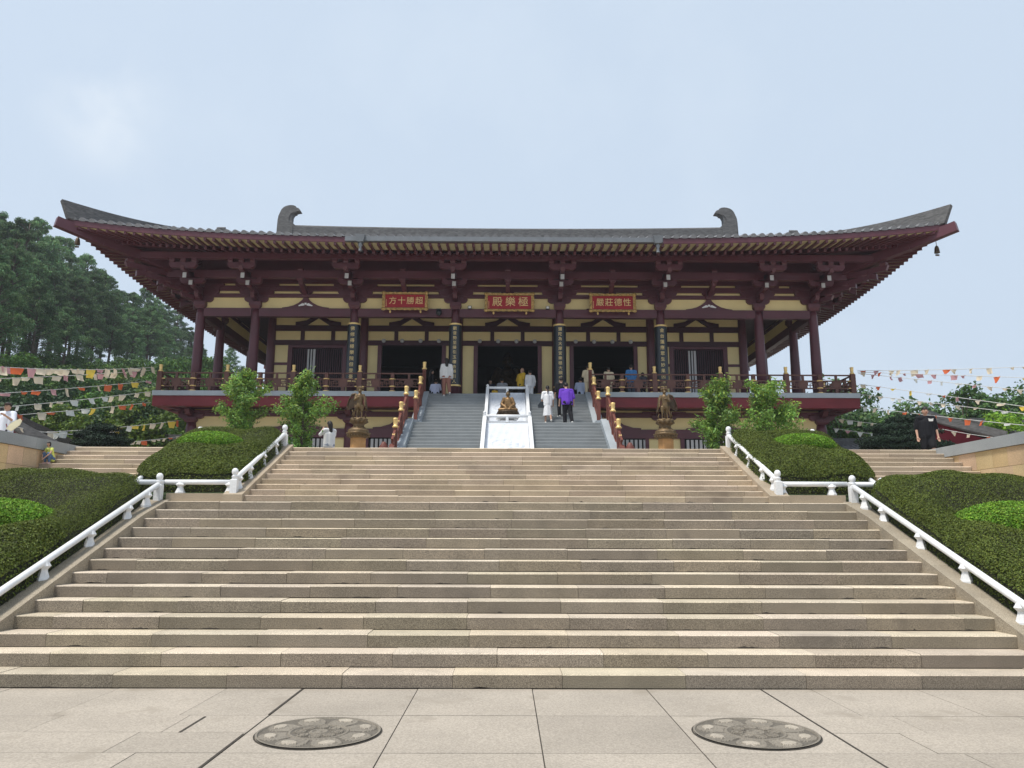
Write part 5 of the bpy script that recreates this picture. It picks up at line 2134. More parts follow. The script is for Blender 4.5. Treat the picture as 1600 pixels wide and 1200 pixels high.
# the squatting child
ych = (YU + 6.35 * T2) * K
zch = (ZL + 7 * RISE2) * K
hch = (Zp(693, ych) - zch) / .68
ch = person('small child squatting on the left side steps in a yellow-green top and blue jeans', (Xp(80, ych, zch), ych, zch), math.pi - .25, hch, 'squat', cloth('lime', (.62, .68, .16)), (cloth('denim', (.10, .16, .27)), .92), None, cloth('pinkshoe', (.6, .4, .4)),
            'bob', .2, face=True, vox=.008)
# ================================================================ plaques, couplet boards, small things at the hall
MB.shift = Vector((0, 0, 0))
FONT = None


def text_mesh(txt, size, loc, name, m, parent, depth=0.012, rot=(math.pi / 2, 0, 0), bold=0.0):
    cu = bpy.data.curves.new('txt', 'FONT')
    cu.body = txt
    cu.size = size
    cu.align_x = 'CENTER'
    cu.align_y = 'CENTER'
    cu.extrude = depth
    cu.offset = bold
    o = bpy.data.objects.new('txt', cu)
    COL.objects.link(o)
    dg = bpy.context.evaluated_depsgraph_get()
    me = bpy.data.meshes.new_from_object(o.evaluated_get(dg))
    bpy.data.objects.remove(o)
    me.materials.clear()
    me.materials.append(m)
    me.transform(Matrix.Translation(Vector(loc) - W[parent.name]) @ Matrix.Rotation(rot[0], 4, 'X'))
    ob = bpy.data.objects.new(name, me)
    COL.objects.link(ob)
    ob.parent = parent
    W[ob.name] = W[parent.name]
    return ob


ypl = YC - 0.42
for pxa, pxb, ya_, yb_, txt, lab, sml in ((596, 668.5, 456.5, 485.5, '方十勝超', 'red four-character name plaque in a gilt frame, over the left doorway', (606,)),
                                          (756.5, 834, 457.5, 487, '殿樂極', 'red name plaque with three seal-script characters, over the middle doorway', (766,)),
                                          (920.5, 993, 457.5, 487, '嚴莊德性', 'brighter red four-character name plaque in a gilt frame, over the right doorway', (930,))):
    a, b = P(pxa, yb_, ypl), P(pxb, ya_, ypl)
    cx_, w_, z0, z1 = (a.x + b.x) / 2, b.x - a.x, a.z, b.z
    t = thing('name_plaque', lab, 'plaque', (cx_, ypl, z0), 'name plaques under the eaves')
    ang = 0.10
    m = MB()
    hh = z1 - z0
    m.box(cx_ - w_ / 2 + .12, cx_ + w_ / 2 - .12, ypl + .02, ypl + .07, z0 + .14, z1 - .13)
    m.build('board', M['signred'], t)
    m = MB()
    fw = .115
    for (xa, xb, za, zb) in ((cx_ - w_ / 2 + .02, cx_ + w_ / 2 - .02, z0 + .03, z0 + fw), (cx_ - w_ / 2 + .02, cx_ + w_ / 2 - .02, z1 - fw, z1 - .03),
                             (cx_ - w_ / 2 + .02, cx_ - w_ / 2 + .135, z0 + fw, z1 - fw), (cx_ + w_ / 2 - .135, cx_ + w_ / 2 - .02, z0 + fw, z1 - fw)):
        m.box(xa, xb, ypl - .02, ypl + .06, za, zb)
    n = 9
    for k in range(n):                             # scrolled edge
        x = cx_ - w_ / 2 + w_ * (k + .5) / n
        m.ell((x, ypl - .01, z0 + .05), (w_ / n * .52, .045, .055), 8, 6)
        m.ell((x, ypl - .01, z1 - .05), (w_ / n * .46, .04, .045), 8, 6)
    for k in range(3):
        z = z0 + .15 + (hh - .3) * (k + .5) / 3
        for q in (-1, 1):
            m.ell((cx_ + q * (w_ / 2 - .045), ypl - .01, z), (.05, .04, hh / 8), 8, 6)
    for q in (-1, 1):
        for z in (z0 + .06, z1 - .06):
            m.ell((cx_ + q * (w_ / 2 - .07), ypl - .02, z), (.1, .05, .085), 8, 6)
    m.build('gilt_frame', mat('old_gilt', (.50, .33, .12), .5, .5, 14, metal=.3), t)
    m = MB()
    for q in (-.32, .34):
        m.ell((cx_ + q * w_, ypl + .05, z0 - .05), (.045, .06, .07), 8, 6)
    m.build('peg', M['gold'], t)
    nch = len(txt)
    inner = w_ - .48
    for k, chx in enumerate(txt):
        x = cx_ + .04 + inner * ((k + .5) / nch - .5)
        text_mesh(chx, (inner / nch) * .92 if nch == 4 else .47, (x, ypl + .012, (z0 + z1) / 2 - .0), 'character', M['goldtext'], t, .012, bold=.0)
    m = MB()                                        # tiny signature column
    for k in range(6):
        m.box(cx_ - w_ / 2 + .175, cx_ - w_ / 2 + .20, ypl + .008, ypl + .02, z0 + .19 + k * .055, z0 + .225 + k * .055)
    m.build('signature', M['goldtext'], t)
    t.rotation_euler = (0, 0, 0)

for cx_, txt, zt_, zb_, lab in ((-6.88, '佛修得極樂院但登臺', 507, 597, 'black couplet board with squarish pale characters on the second column left of the middle doorway'),
                                (-2.34, '觀音勢至接引玉樓合得引人', 507, 602.5, 'black couplet board with brushed gilt characters, left of the middle doorway'),
                                (2.34, '彌陀為大摩宮樂極大願成城', 507.5, 604, 'black couplet board with brushed gilt characters, right of the middle doorway'),
                                (6.88, '金台蓮應眾生妙果因緣', 508, 604, 'black couplet board with spaced pale characters on the second column right of the middle doorway')):
    z1, z0 = Zp(zt_, YC - .25), Zp(zb_, YC - .25)
    t = thing('couplet_board', lab, 'board', (cx_, YC - .25, z0), 'couplet boards on the columns')
    m = MB()
    n = 14
    for r0, r1, za, zb, in ((.25, .285, z0, z1),):
        vs = []
        for z in (za, zb):
            for r in (r0, r1):
                for k in range(n + 1):
                    a = math.pi + math.pi * k / n
                    vs.append((cx_ + r * math.cos(a), YC + r * math.sin(a), z))
        s_ = n + 1
        m.add(vs, [(s_ + k, s_ + k + 1, 3 * s_ + k + 1, 3 * s_ + k) for k in range(n)] + [(k, k + 1, s_ + k + 1, s_ + k) for k in range(n)] +
              [(2 * s_ + k, 2 * s_ + k + 1, 3 * s_ + k + 1, 3 * s_ + k) for k in range(n)] + [(0, s_, 3 * s_, 2 * s_), (n, s_ + n, 3 * s_ + n, 2 * s_ + n)])
    m.build('curved_board', M['boardblack'], t)
    m = MB()
    for z in (z0 - .03, z1 - .02):
        vs = []
        for zz in (z, z + .075):
            for k in range(n + 1):
                a = math.pi + math.pi * k / n
                vs.append((cx_ + .295 * math.cos(a), YC + .295 * math.sin(a), zz))
        s_ = n + 1
        m.add(vs, [(k, k + 1, s_ + k + 1, s_ + k) for k in range(n)])
    m.build('gilt_band', M['gold'], t)
    nch = len(txt)
    hz = (z1 - z0 - .16) / nch
    for k, chx in enumerate(txt):
        text_mesh(chx, min(hz * (.80 if nch > 10 else .74), .26), (cx_, YC - .298, z1 - .1 - hz * (k + .5)), 'character', M['goldtext'], t, .008, bold=.0)

# things standing about the doorway
def simple(name, label, cat, build_fn, mats, group=None):
    m = MB()
    build_fn(m)
    return tag(m.build(name, mats), label, cat, group)


q = Vector((Xp(843, 34.4, FLZ), 34.4, FLZ))
simple('brass_urn', 'small yellow brass urn on the floor right of the white-clothed person', 'urn', lambda m: m.lathe([(.12, .0), (.19, .05), (.22, .2), (.19, .34), (.23, .38), (.23, .42)], q, 16), mat('yellowbrass', (.50, .38, .06), .45, .1))
q2 = Vector((Xp(754, 34.3, FLZ), 34.3, FLZ))
t = thing('offering_box', 'low pale stone-coloured offering box at the left of the middle doorway', 'box', q2)
m = MB()
m.box(q2.x - .17, q2.x + .17, q2.y - .15, q2.y + .15, q2.z, q2.z + .30)
m.build('box', mat('palebox', (.42, .38, .33), .8, .1), t)
m = MB()
m.box(q2.x - .19, q2.x + .19, q2.y - .17, q2.y + .17, q2.z + .302, q2.z + .34)
m.build('lid', mat('palebox', (.42, .38, .33), .8, .1), t)
q3 = Vector((Xp(731.5, 33.5, FLZ), 33.5, FLZ))
t = thing('notice_board', 'small black notice board on the floor left of the middle doorway', 'sign', q3)
m = MB()
m.box(q3.x - .19, q3.x + .19, q3.y - .02, q3.y + .02, q3.z + .02, q3.z + .26)
m.build('panel', M['boardblack'], t)
m = MB()
for k in range(3):
    m.box(q3.x - .14, q3.x + .14, q3.y - .03, q3.y - .021, q3.z + .09 + k * .045, q3.z + .105 + k * .045)
m.build('text_line', M['metal'], t)
m = MB()
for s in (-1, 1):
    m.box(q3.x + s * .15 - .02, q3.x + s * .15 + .02, q3.y - .05, q3.y + .08, q3.z, q3.z + .02)
m.build('foot', M['boardblack'], t)
# wind bells at the roof corners
for sx, px, py, nm in ((-1, 122.5, 380, 'left'), (1, 1465, 386, 'right')):
    d_ = 29.9
    q = P(px, py, d_)
    t = thing('wind_bell', 'small dark wind bell hanging under the %s tip of the hall roof' % nm, 'bell', q, 'wind bells under the roof corners')
    m = MB()
    m.lathe([(.11, -.16), (.10, -.08), (.085, .04), (.06, .12), (.015, .16)], q, 12)
    m.build('bell', M['bronzed'], t)
    m = MB()
    m.tube([q + Vector((0, 0, .15)), q + Vector((0, 0, .62))], .012, 6)
    m.build('chain', M['bronzed'], t)
    m = MB()
    m.tube([q + Vector((0, 0, .0)), q + Vector((0, 0, -.24))], .008, 6)
    m.box(q.x - .08, q.x + .08, q.y - .01, q.y + .01, q.z - .29, q.z - .22)
    m.build('clapper', M['bronzed'], t)

# ================================================================ low tiled buildings beyond the terrace
def roofed(label, c, L, D, zb, ze, zr, rot, grp, gable=True):
    """low building with a grey tiled double-pitch roof: length L along local x"""
    t = thing('low_building', label, 'building', (c[0], c[1], zb), grp)
    t.rotation_euler = (0, 0, rot)
    m = MB()
    m.box(-L / 2 + .3, L / 2 - .3, -D / 2 + .5, D / 2 - .5, 0, ze - zb)
    local_build(m, 'wall', M['wallred'], t)
    for s in (-1, 1):
        m = MB()
        m.sm = True
        n = int(L / .28) * 6
        vs, fs = [], []
        ns = 5
        for i in range(n + 1):
            x = -L / 2 + L * i / n
            ph = (x / .28) % 1
            w = abs(ph - .5) * 2
            cc = .075 * math.sqrt(max(0, 1 - (w / .6) ** 2)) if w < .6 else 0
            for k in range(ns + 1):
                q = k / ns
                vs.append((x, s * (D / 2 * (1 - q)), ze - zb - .12 + (zr - ze) * (q ** 1.25) + cc))
        fs = [(i * (ns + 1) + k, (i + 1) * (ns + 1) + k, (i + 1) * (ns + 1) + k + 1, i * (ns + 1) + k + 1) for i in range(n) for k in range(ns)]
        m.add(vs, fs)
        m.sm = False
        m.box(-L / 2, L / 2, s * D / 2 - .06, s * D / 2 + .0, ze - zb - .32, ze - zb - .13)
        local_build(m, 'roof', M['tile'], t)
    m = MB()
    m.box(-L / 2 - .1, L / 2 + .1, -.16, .16, zr - zb - .15, zr - zb + .26)
    for e in (-1, 1):
        for s in (-1, 1):
            m.bar((e * L / 2, s * D / 2, ze - zb + .02), (e * L / 2, 0, zr - zb + .05), .26, .3)
    local_build(m, 'ridge', M['ridge'], t)
    if gable:
        for e in (-1, 1):
            m = MB()
            m.prism([(-D / 2 + .3, ze - zb - .25), (D / 2 - .3, ze - zb - .25), (0, zr - zb - .1)], (e * (L / 2 - .35), 0, 0), (0, 1, 0), (0, 0, 1), (.1, 0, 0))
            local_build(m, 'gable', M['wallred'], t)
    return t


zg = Z2
GR = 'low tiled buildings beside the terrace'
a = P(110, 690, 33)
roofed('low grey-tiled roof running away on the left behind the white-shirted person', (-18.6, 30.5), 12.0, 5.0, zg, 4.25, 5.55, 1.86, GR)
roofed('grey tiled corridor roof with clear pale tile rows at the far left of the hall', (-20.2, 41.0), 10.5, 4.2, zg, Zp(703, 39), Zp(689, 41), 0.0, GR)
roofed('grey tiled corridor roof with clear pale tile rows at the far right of the hall', (22.0, 41.0), 14.0, 4.2, zg, Zp(704, 39), Zp(691, 41), 0.0, GR)
roofed('grey roof with a red gable on the right, behind the person in black', (19.4, 33.0), 8.0, 5.2, zg, Zp(691, 31), Zp(655, 31), math.pi / 2 - .75, GR)
roofed('grey tiled roof at the right edge rising behind the wall coping', (24.3, 35.0), 7.0, 6.0, zg, Zp(692, 33), Zp(664, 35), .25, GR)
# ================================================================ terrain on the left
def hill_h(x, y):
    u = np.clip((-x - 21) / 20, 0, 1)
    u = u * u * (3 - 2 * u)
    v = np.clip((y - 34) / 16, 0, 1)
    ly = 0.155 * np.maximum(y, 30) + 1.0 - 2.0
    far = np.clip((y - 70) / 60, 0, 1) * np.clip((-x - 8) / 25, 0, 1)
    return Z2 - 0.3 + (u * v) * np.maximum(ly, 1) * 1.0 + far * 0.0


nx, ny = 60, 60
xs = np.linspace(-150, -14, nx)
ys = np.linspace(30, 240, ny)
X, Y = np.meshgrid(xs, ys)
Zh = hill_h(X, Y) + 0.5 * np.sin(X * .21) * np.sin(Y * .17) * (X < -26)
m = MB()
m.sm = True
m.add(np.stack([X, Y, Zh], -1).reshape(-1, 3).tolist(), [(j * nx + i, j * nx + i + 1, (j + 1) * nx + i + 1, (j + 1) * nx + i) for j in range(ny - 1) for i in range(nx - 1)])
tag(m.build('hillside', M['soil'], origin=(0, 0, 0)), kind='structure')


# ================================================================ trees
def branchy_points(rg, H_, kind):
    """leaf clump centres for a crown, local metres"""
    out = []
    if kind == 'pine':
        # whorls of drooping boughs with clumps towards the tips, open lower crown
        z0 = .50 * H_
        nw = 14
        for w_ in range(nw):
            q = (w_ + rg.uniform(-.3, .3)) / nw
            z = z0 + (H_ - z0) * max(q, 0) ** .9
            nb = int(rg.integers(3, 6))
            a0 = rg.uniform(0, 6.28)
            for b_ in range(nb):
                if rg.uniform() < .18 * (1 - q):
                    continue
                a = a0 + 2 * math.pi * b_ / nb + rg.normal(0, .25)
                L_ = H_ * (.25 * (1 - q) ** .95 * (.45 + .55 * min(1, q * 3)) + .03) * rg.uniform(.6, 1.2)
                for t_ in ((.55, .9, 1.0) if L_ > .1 * H_ else (.6, 1.0)):
                    out.append((L_ * t_ * math.cos(a + rg.normal(0, .12)), L_ * t_ * math.sin(a + rg.normal(0, .12)), z + L_ * (.10 * t_ - .22 * t_ * t_) + rg.normal(0, .008) * H_, H_ * (.018 + .020 * (1 - q)) * rg.uniform(.7, 1.35)))
        out.append((0, 0, H_ * .97, .025 * H_))
    return np.array(out)


def make_pine(Ht, seed, label, loc, bare=.38):
    rg = np.random.default_rng(seed)
    t = thing('pine_tree', label, 'tree', loc, 'pine trees on the left hillside')
    m = MB()
    lx, ly_ = rg.normal(0, .02, 2) * Ht
    m.tube([(0, 0, -1.2), (lx * .3, ly_ * .3, Ht * .35), (lx * .7, ly_ * .7, Ht * .7), (lx, ly_, Ht * .97)], [.017 * Ht, .0135 * Ht, .008 * Ht, .002 * Ht], 8)
    cl = branchy_points(rg, Ht, 'pine')
    for c_ in cl[::2]:
        s = (c_[2] - .06 * Ht) / Ht
        m.tube([(lx * s, ly_ * s, c_[2] - .05 * Ht), (c_[0], c_[1], c_[2])], [.0035 * Ht, .0012 * Ht], 5, False)
    for k in range(10):                             # dead stubs
        z = Ht * rg.uniform(.15, .45)
        a = rg.uniform(0, 6.28)
        m.tube([(lx * z / Ht, ly_ * z / Ht, z), (math.cos(a) * .05 * Ht, math.sin(a) * .05 * Ht, z + .01 * Ht)], [.0025 * Ht, .001 * Ht], 4, False)
    local_build(m, 'trunk', M['bark'], t)
    per = 100
    n = len(cl) * per
    idx = np.repeat(np.arange(len(cl)), per)
    d = rg.normal(0, 1, (n, 3))
    d /= np.linalg.norm(d, axis=1)[:, None]
    rr = rg.uniform(.25, 1.15, n) ** .6
    pts = cl[idx, :3] + d * (cl[idx, 3] * rr)[:, None] * np.array([1.3, 1.3, .62])
    nr = d * .6 + np.array([0, 0, .5])
    br = rg.uniform(.6, 1.4, n) * np.repeat(rg.uniform(.75, 1.3, len(cl)), per)
    t3 = np.stack([br * rg.uniform(.8, 1.4, n), br, br * rg.uniform(.8, 1.1, n)], 1)
    cards(pts, nr, .0185 * Ht, M['pine'], 'crown', t, 3.6, .9, t3, seed, local=True)
    return t


def make_broad(Ht, seed, label, loc, mt, name='broadleaf_tree', grp=None, ncl=60, per=90, leaf=.05, rx=.34, zc=.58, rz=.44, trunk=True, asp=1.8, stems=1, clump=.12, cat='tree'):
    rg = np.random.default_rng(seed)
    t = thing(name, label, cat, loc, grp)
    cl = []
    for i in range(ncl):
        d = rg.normal(0, 1, 3)
        d /= np.linalg.norm(d)
        r = rg.uniform(.2, 1) ** .45
        k = 1 + .25 * math.sin(3 * math.atan2(d[1], d[0]) + seed) * (1 - abs(d[2]))
        cl.append((d[0] * r * rx * Ht * k, d[1] * r * rx * Ht * k, (zc + d[2] * r * rz * (1.0 if d[2] > 0 else .9)) * Ht, clump * Ht * rg.uniform(.6, 1.3)))
    cl = np.array(cl)
    m = MB()
    for s in range(stems):
        ox, oy = (rg.normal(0, .03, 2) * Ht) if stems > 1 else (0, 0)
        m.tube([(ox, oy, -.4), (ox * 1.2 + .01 * Ht, oy, .25 * Ht), (ox * 1.6, oy * 1.4, .55 * Ht), (ox * 2, oy * 2, .82 * Ht)], [.020 * Ht / stems ** .5, .015 * Ht / stems ** .5, .009 * Ht, .003 * Ht], 8)
    for c_ in cl[::2]:
        z0 = max(.18 * Ht, c_[2] * .62)
        m.tube([(0, 0, z0), (c_[0] * .5, c_[1] * .5, (z0 + c_[2]) * .5 + .02 * Ht), tuple(c_[:3])], [.006 * Ht, .004 * Ht, .0015 * Ht], 5, False)
    local_build(m, 'trunk', M['bark'], t)
    n = ncl * per
    idx = np.repeat(np.arange(ncl), per)
    d = rg.normal(0, 1, (n, 3))
    d /= np.linalg.norm(d, axis=1)[:, None]
    rr = rg.uniform(.1, 1, n) ** .5
    pts = cl[idx, :3] + d * (cl[idx, 3] * rr)[:, None] * np.array([1.1, 1.1, .8])
    br = rg.uniform(.6, 1.45, n) * np.repeat(rg.uniform(.75, 1.25, ncl), per)
    wm = rg.uniform(0, 1, n)
    t3 = np.stack([br * (.8 + .6 * wm), br * (.9 + .2 * wm), br * (1.1 - .5 * wm)], 1)
    cards(pts, d * .7 + np.array([0, -.1, .45]), leaf * Ht, mt, 'crown', t, asp, .8, t3, seed, local=True)
    return t


# pines: five forms, copied along the hillside
SKY = [(-260, 330), (-120, 335), (-20, 338), (0, 337), (18, 334), (45, 352), (62, 347), (80, 372), (95, 392), (120, 403), (142, 398), (160, 418), (185, 430), (205, 430), (217, 426), (235, 446), (250, 466), (275, 495), (300, 512), (330, 530), (365, 545), (385, 560)]
protos = [None] * 5
WORDS = ['tall pine with a high rounded crown', 'tall slim pine with a ragged crown', 'pine with dense dark crown', 'pine with a narrow leaning top', 'broad full pine']
spots = []
px = -150.0
while px < 392:
    spots.append((px, 0))
    px += R.uniform(15, 25)
px = -150.0
while px < 380:
    spots.append((px, 1))
    px += R.uniform(24, 36)
px = -150.0
while px < 300:
    spots.append((px, 2))
    px += R.uniform(40, 60)
HT = 16.0
for i, (px, row) in enumerate(spots):
    ty = float(np.interp(px, [s[0] for s in SKY], [s[1] for s in SKY]))
    base_d = 62 + max(px, 0) / 390 * 48
    if row == 0:
        d_, ty2 = base_d + R.uniform(0, 12), ty + R.uniform(-8, 30)
    elif row == 1:
        d_, ty2 = base_d - R.uniform(3, 9), ty + R.uniform(30, 60)
    else:
        d_, ty2 = base_d - R.uniform(9, 14), ty + R.uniform(70, 110)
    x_ = Xp(px, d_, 20)
    zg_ = float(hill_h(np.array(x_), np.array(d_)))
    top_ = Zp(ty2, d_)
    hgt = top_ - zg_
    if hgt < 4:
        continue
    k = R.randrange(5)
    lab = '%s, %s' % (WORDS[k], ('in the back row against the sky' if row == 0 else 'in the middle row' if row == 1 else 'in the front row above the shrubs'))
    sxy = min(hgt / HT, 1.2) * R.uniform(.68, .9)
    if protos[k] is None:
        protos[k] = make_pine(HT, 100 + k, lab, (x_, d_, zg_))
        protos[k].scale = (sxy, sxy, hgt / HT)
    else:
        dup(protos[k], (x_, d_, zg_), R.uniform(0, 6.28), (sxy, sxy, hgt / HT), lab)

# shrubs on the slope below the pines
shp = [None] * 4
shw = ['bushy mid-green hillside shrub', 'loose feathery green hillside shrub', 'dark rounded hillside shrub', 'yellow-green leafy hillside shrub']
shm = [M['shrub'], mat('hill_leaf_light', (.075, .16, .034), .6, .25, .4, tint=True, transl=.25), mat('hill_leaf_dark', (.028, .072, .024), .6, .25, .4, tint=True, transl=.15),
       mat('hill_leaf_yellow', (.10, .175, .030), .6, .25, .4, tint=True, transl=.25)]
cnt = 0
for row, (ylo, yhi) in enumerate(((560, 590), (585, 620), (612, 650), (640, 684))):
    px = -120.0
    while px < (330 if row < 2 else 300):
        d_ = (54, 47, 42, 38)[row] + R.uniform(-2, 3) + max(px, 0) / 390 * (30, 20, 12, 6)[row]
        ty = R.uniform(ylo, yhi) - (14 if row == 3 else 8)
        x_ = Xp(px, d_, 12)
        zg_ = float(hill_h(np.array(x_), np.array(d_)))
        hgt = Zp(ty, d_) - zg_
        px += R.uniform(20, 36)
        if x_ > -19 or hgt < 1.2:
            continue
        k = R.choice((0, 0, 1, 2, 2, 3) if row > 0 else (0, 1, 0, 2))
        lab = shw[k] + ', ' + ('just below the pine trunks', 'halfway up the slope behind the flag strings', 'low on the slope behind the flag strings', 'at the foot of the slope behind the low roofs')[row]
        s = hgt / 5.0
        sx_ = min(max(s, .55), 1.3) * R.uniform(.9, 1.2)
        if shp[k] is None:
            shp[k] = make_broad(5.0, 300 + k, lab, (x_, d_, zg_), shm[k], 'hillside_shrub', 'shrubs on the left hillside', 70, 230, .040, .42, .52, .47, clump=.13, stems=3, cat='shrub')
            shp[k].scale = (sx_, sx_, s)
        else:
            dup(shp[k], (x_, d_, zg_), R.uniform(0, 6.28), (sx_, sx_, s), lab)

def young(Ht, seed, label, loc, rad, zlow, tone):
    rg = np.random.default_rng(seed)
    t = thing('young_tree', label, 'tree', loc, 'young trees on the terrace')
    m = MB()
    m.tube([(0, 0, -.1), (.02, 0, Ht * .4), (-.03, .02, Ht * .75), (0, 0, Ht * .96)], [.045, .036, .022, .006], 8)
    P_, N_, T_ = [], [], []
    nb = 46
    for i in range(nb):
        q = (i + rg.uniform(0, 1)) / nb
        z = Ht * (zlow + (.95 - zlow) * q)
        a = rg.uniform(0, 6.28)
        prof_ = (math.sin(math.pi * min(1, (q * .82 + .16))) ** .7) * (1 + .25 * math.sin(q * 9 + seed))
        L_ = rad * prof_ * rg.uniform(.65, 1.22)
        up = rg.uniform(.15, .75)
        tip = Vector((L_ * math.cos(a), L_ * math.sin(a), z + L_ * up))
        root_ = Vector((0, 0, z - .1))
        m.tube([root_, root_.lerp(tip, .5) + Vector((0, 0, .03)), tip], [.012, .008, .003], 5, False)
        k = int(95 * (.5 + L_ / rad))
        tt = rg.uniform(.3, 1.08, k)
        p = np.array(root_)[None] + (np.array(tip) - np.array(root_))[None] * tt[:, None] + rg.normal(0, .075, (k, 3))
        P_.append(p)
        N_.append(rg.normal(0, .5, (k, 3)) + np.array([.25 * math.cos(a), .25 * math.sin(a), .7]))
        b_ = rg.uniform(.55, 1.5, k) * rg.uniform(.75, 1.25) * tone
        wm = rg.uniform(0, 1, k) ** 2 * (.4 + .6 * q)
        T_.append(np.stack([b_ * (.8 + .9 * wm), b_ * (.95 + .25 * wm), b_ * (1.1 - .5 * wm)], 1))
    local_build(m, 'trunk', M['bark'], t)
    cards(np.concatenate(P_), np.concatenate(N_), .118, M['leaf'], 'crown', t, 2.8, .55, np.concatenate(T_), seed, local=True)
    return t


# young leafy trees on the terrace in front of the hall
for i, (px, ty, by, wpx, d_, lab) in enumerate(((378, 577, 690, 66, 23.6, 'tall narrow young tree, outer one of the left pair on the terrace'),
                                               (473, 582, 702, 70, 23.0, 'bushy young tree, inner one of the left pair on the terrace'),
                                               (1126, 592, 702, 68, 23.0, 'deep green young tree, inner one of the right pair on the terrace'),
                                               (1206, 597, 690, 82, 23.8, 'broad light green young tree, outer one of the right pair on the terrace'))):
    zt_ = Zp(ty, d_)
    hgt = zt_ - Z2
    young(hgt, 500 + i, lab, (Xp(px, d_, 5.0), d_, Z2), wpx * d_ / 1200 / 2, (.30, .14, .12, .28)[i], (1.0, 1.0, .8, 1.1)[i])

# cloud-pruned pines
def niwaki(label, loc, Ht, tiers, seed):
    rg = np.random.default_rng(seed)
    t = thing('cloud_pine', label, 'tree', loc, 'cloud-pruned pines')
    m = MB()
    m.tube([(0, 0, -.2), (.08, 0, Ht * .3), (-.06, .03, Ht * .65), (.02, 0, Ht * .95)], [.13, .10, .07, .03], 8)
    P_, N_, T_ = [], [], []
    for (x, y, z, r, h) in tiers:
        m.tube([(0, 0, z - .25), (x * .6, y * .6, z - .1), (x, y, z)], [.05, .035, .02], 6)
        n = int(2600 * r)
        a = rg.uniform(0, 2 * np.pi, n)
        q = rg.uniform(0, 1, n) ** .5
        wob = 1 + .12 * np.sin(3 * a + seed) + .06 * np.sin(7 * a)
        px_ = x + r * q * wob * np.cos(a)
        py_ = y + r * q * wob * np.sin(a)
        top = h * np.sqrt(np.clip(1 - q ** 2, 0, 1))
        pz = z + top * rg.uniform(-.25, 1, n) + rg.normal(0, .02, n)
        P_.append(np.stack([px_, py_, pz], 1))
        N_.append(np.stack([np.cos(a) * q, np.sin(a) * q, np.ones(n) * .8], 1))
        b_ = rg.uniform(.5, 1.6, n)
        T_.append(np.stack([b_, b_, b_], 1))
    local_build(m, 'trunk', M['bark'], t)
    cards(np.concatenate(P_), np.concatenate(N_), .11, M['niwaki'], 'crown', t, 3.0, .8, np.concatenate(T_), seed, local=True)


d_ = 27.5
s = d_ / 1200.0
q = P(1410, 700, d_)
niwaki('dark cloud-pruned pine in broad flat tiers beside the person in black', (q.x, d_, Z2), Zp(648, d_) - Z2,
       [(.25, 0, Zp(656, d_) - Z2, .62, .24), (-.2, .1, Zp(668, d_) - Z2, .85, .24), (.3, -.1, Zp(677, d_) - Z2, 1.05, .24), (-.25, 0, Zp(688, d_) - Z2, 1.15, .25), (.1, .1, Zp(698, d_) - Z2, 1.25, .25), (-.9, 0, Zp(695, d_) - Z2, .5, .2), (1.15, .1, Zp(694, d_) - Z2, .7, .22), (1.6, .1, Zp(700, d_) - Z2, .6, .22)], 5)
d_ = 27.0
q = P(158, 700, d_)
niwaki('dark cloud-pruned pine with two flat tiers at the head of the left side steps', (q.x, d_, Z2), Zp(668, d_) - Z2,
       [(.1, 0, Zp(674, d_) - Z2, .62, .2), (-.2, .1, Zp(683, d_) - Z2, .78, .2), (.15, 0, Zp(691, d_) - Z2, .85, .2), (-.1, 0, Zp(698, d_) - Z2, .9, .2)], 6)

# trees on the right
TG = 'trees behind the right terrace'
tree_mid = mat('right_tree_leaf', (.065, .145, .042), .55, .25, .5, tint=True, transl=.2)
rt = [(1318, 588, 46, 40, 'round leafy tree close against the right end of the hall', .36), (1352, 640, 44, 40, 'low leafy tree beside the right end of the hall deck', .42),
      (1300, 632, 48, 40, 'leafy tree mostly hidden by the right end of the hall', .42),
      (1390, 640, 58, 48, 'low bushy tree behind the cloud-pruned pine', .45), (1432, 622, 60, 45, 'rounded tree behind the head of the person in black', .42), (1475, 640, 62, 45, 'low tree between the person in black and the tall group', .45),
      (1360, 655, 52, 40, 'dark low bush behind the right corridor roof', .45), (1412, 650, 54, 40, 'dark bush behind the flags and right corridor roof', .5),
      (1512, 592, 44, 40, 'tall open tree with an airy crown, left of the right-hand group', .30), (1545, 606, 47, 40, 'airy tree in the middle of the right-hand group', .34),
      (1578, 590, 43, 40, 'tall airy tree near the right picture edge', .30), (1610, 596, 45, 40, 'leafy tree cut by the right picture edge', .36),
      (1535, 640, 50, 40, 'dense low tree below the tall right-hand group', .5), (1590, 640, 40, 40, 'dense green tree low at the right picture edge', .5), (1650, 600, 46, 40, 'leafy tree beyond the right picture edge', .36),
      (1500, 645, 55, 45, 'low bush right of the person in black', .5)]
for i, (px, ty, d_, w, lab, rx) in enumerate(rt):
    hgt = Zp(ty, d_) - Z2
    make_broad(hgt, 700 + i, lab, (Xp(px, d_, 7), d_, Z2 - .2), tree_mid, 'broadleaf_tree', TG, 55, 75, .035 if rx < .4 else .045, rx * (.75 if 'open' in lab or 'airy' in lab else 1), .60, .40, clump=.085 if 'airy' in lab else .12)
d_ = 33
q = P(1583, 690, d_)
make_broad(Zp(640, d_) - Z2, 801, 'bright green clipped tree above the coping at the right picture edge', (q.x, d_, Z2), M['bright'], 'broadleaf_tree', None, 40, 90, .05, .40, .72, .25, clump=.14)
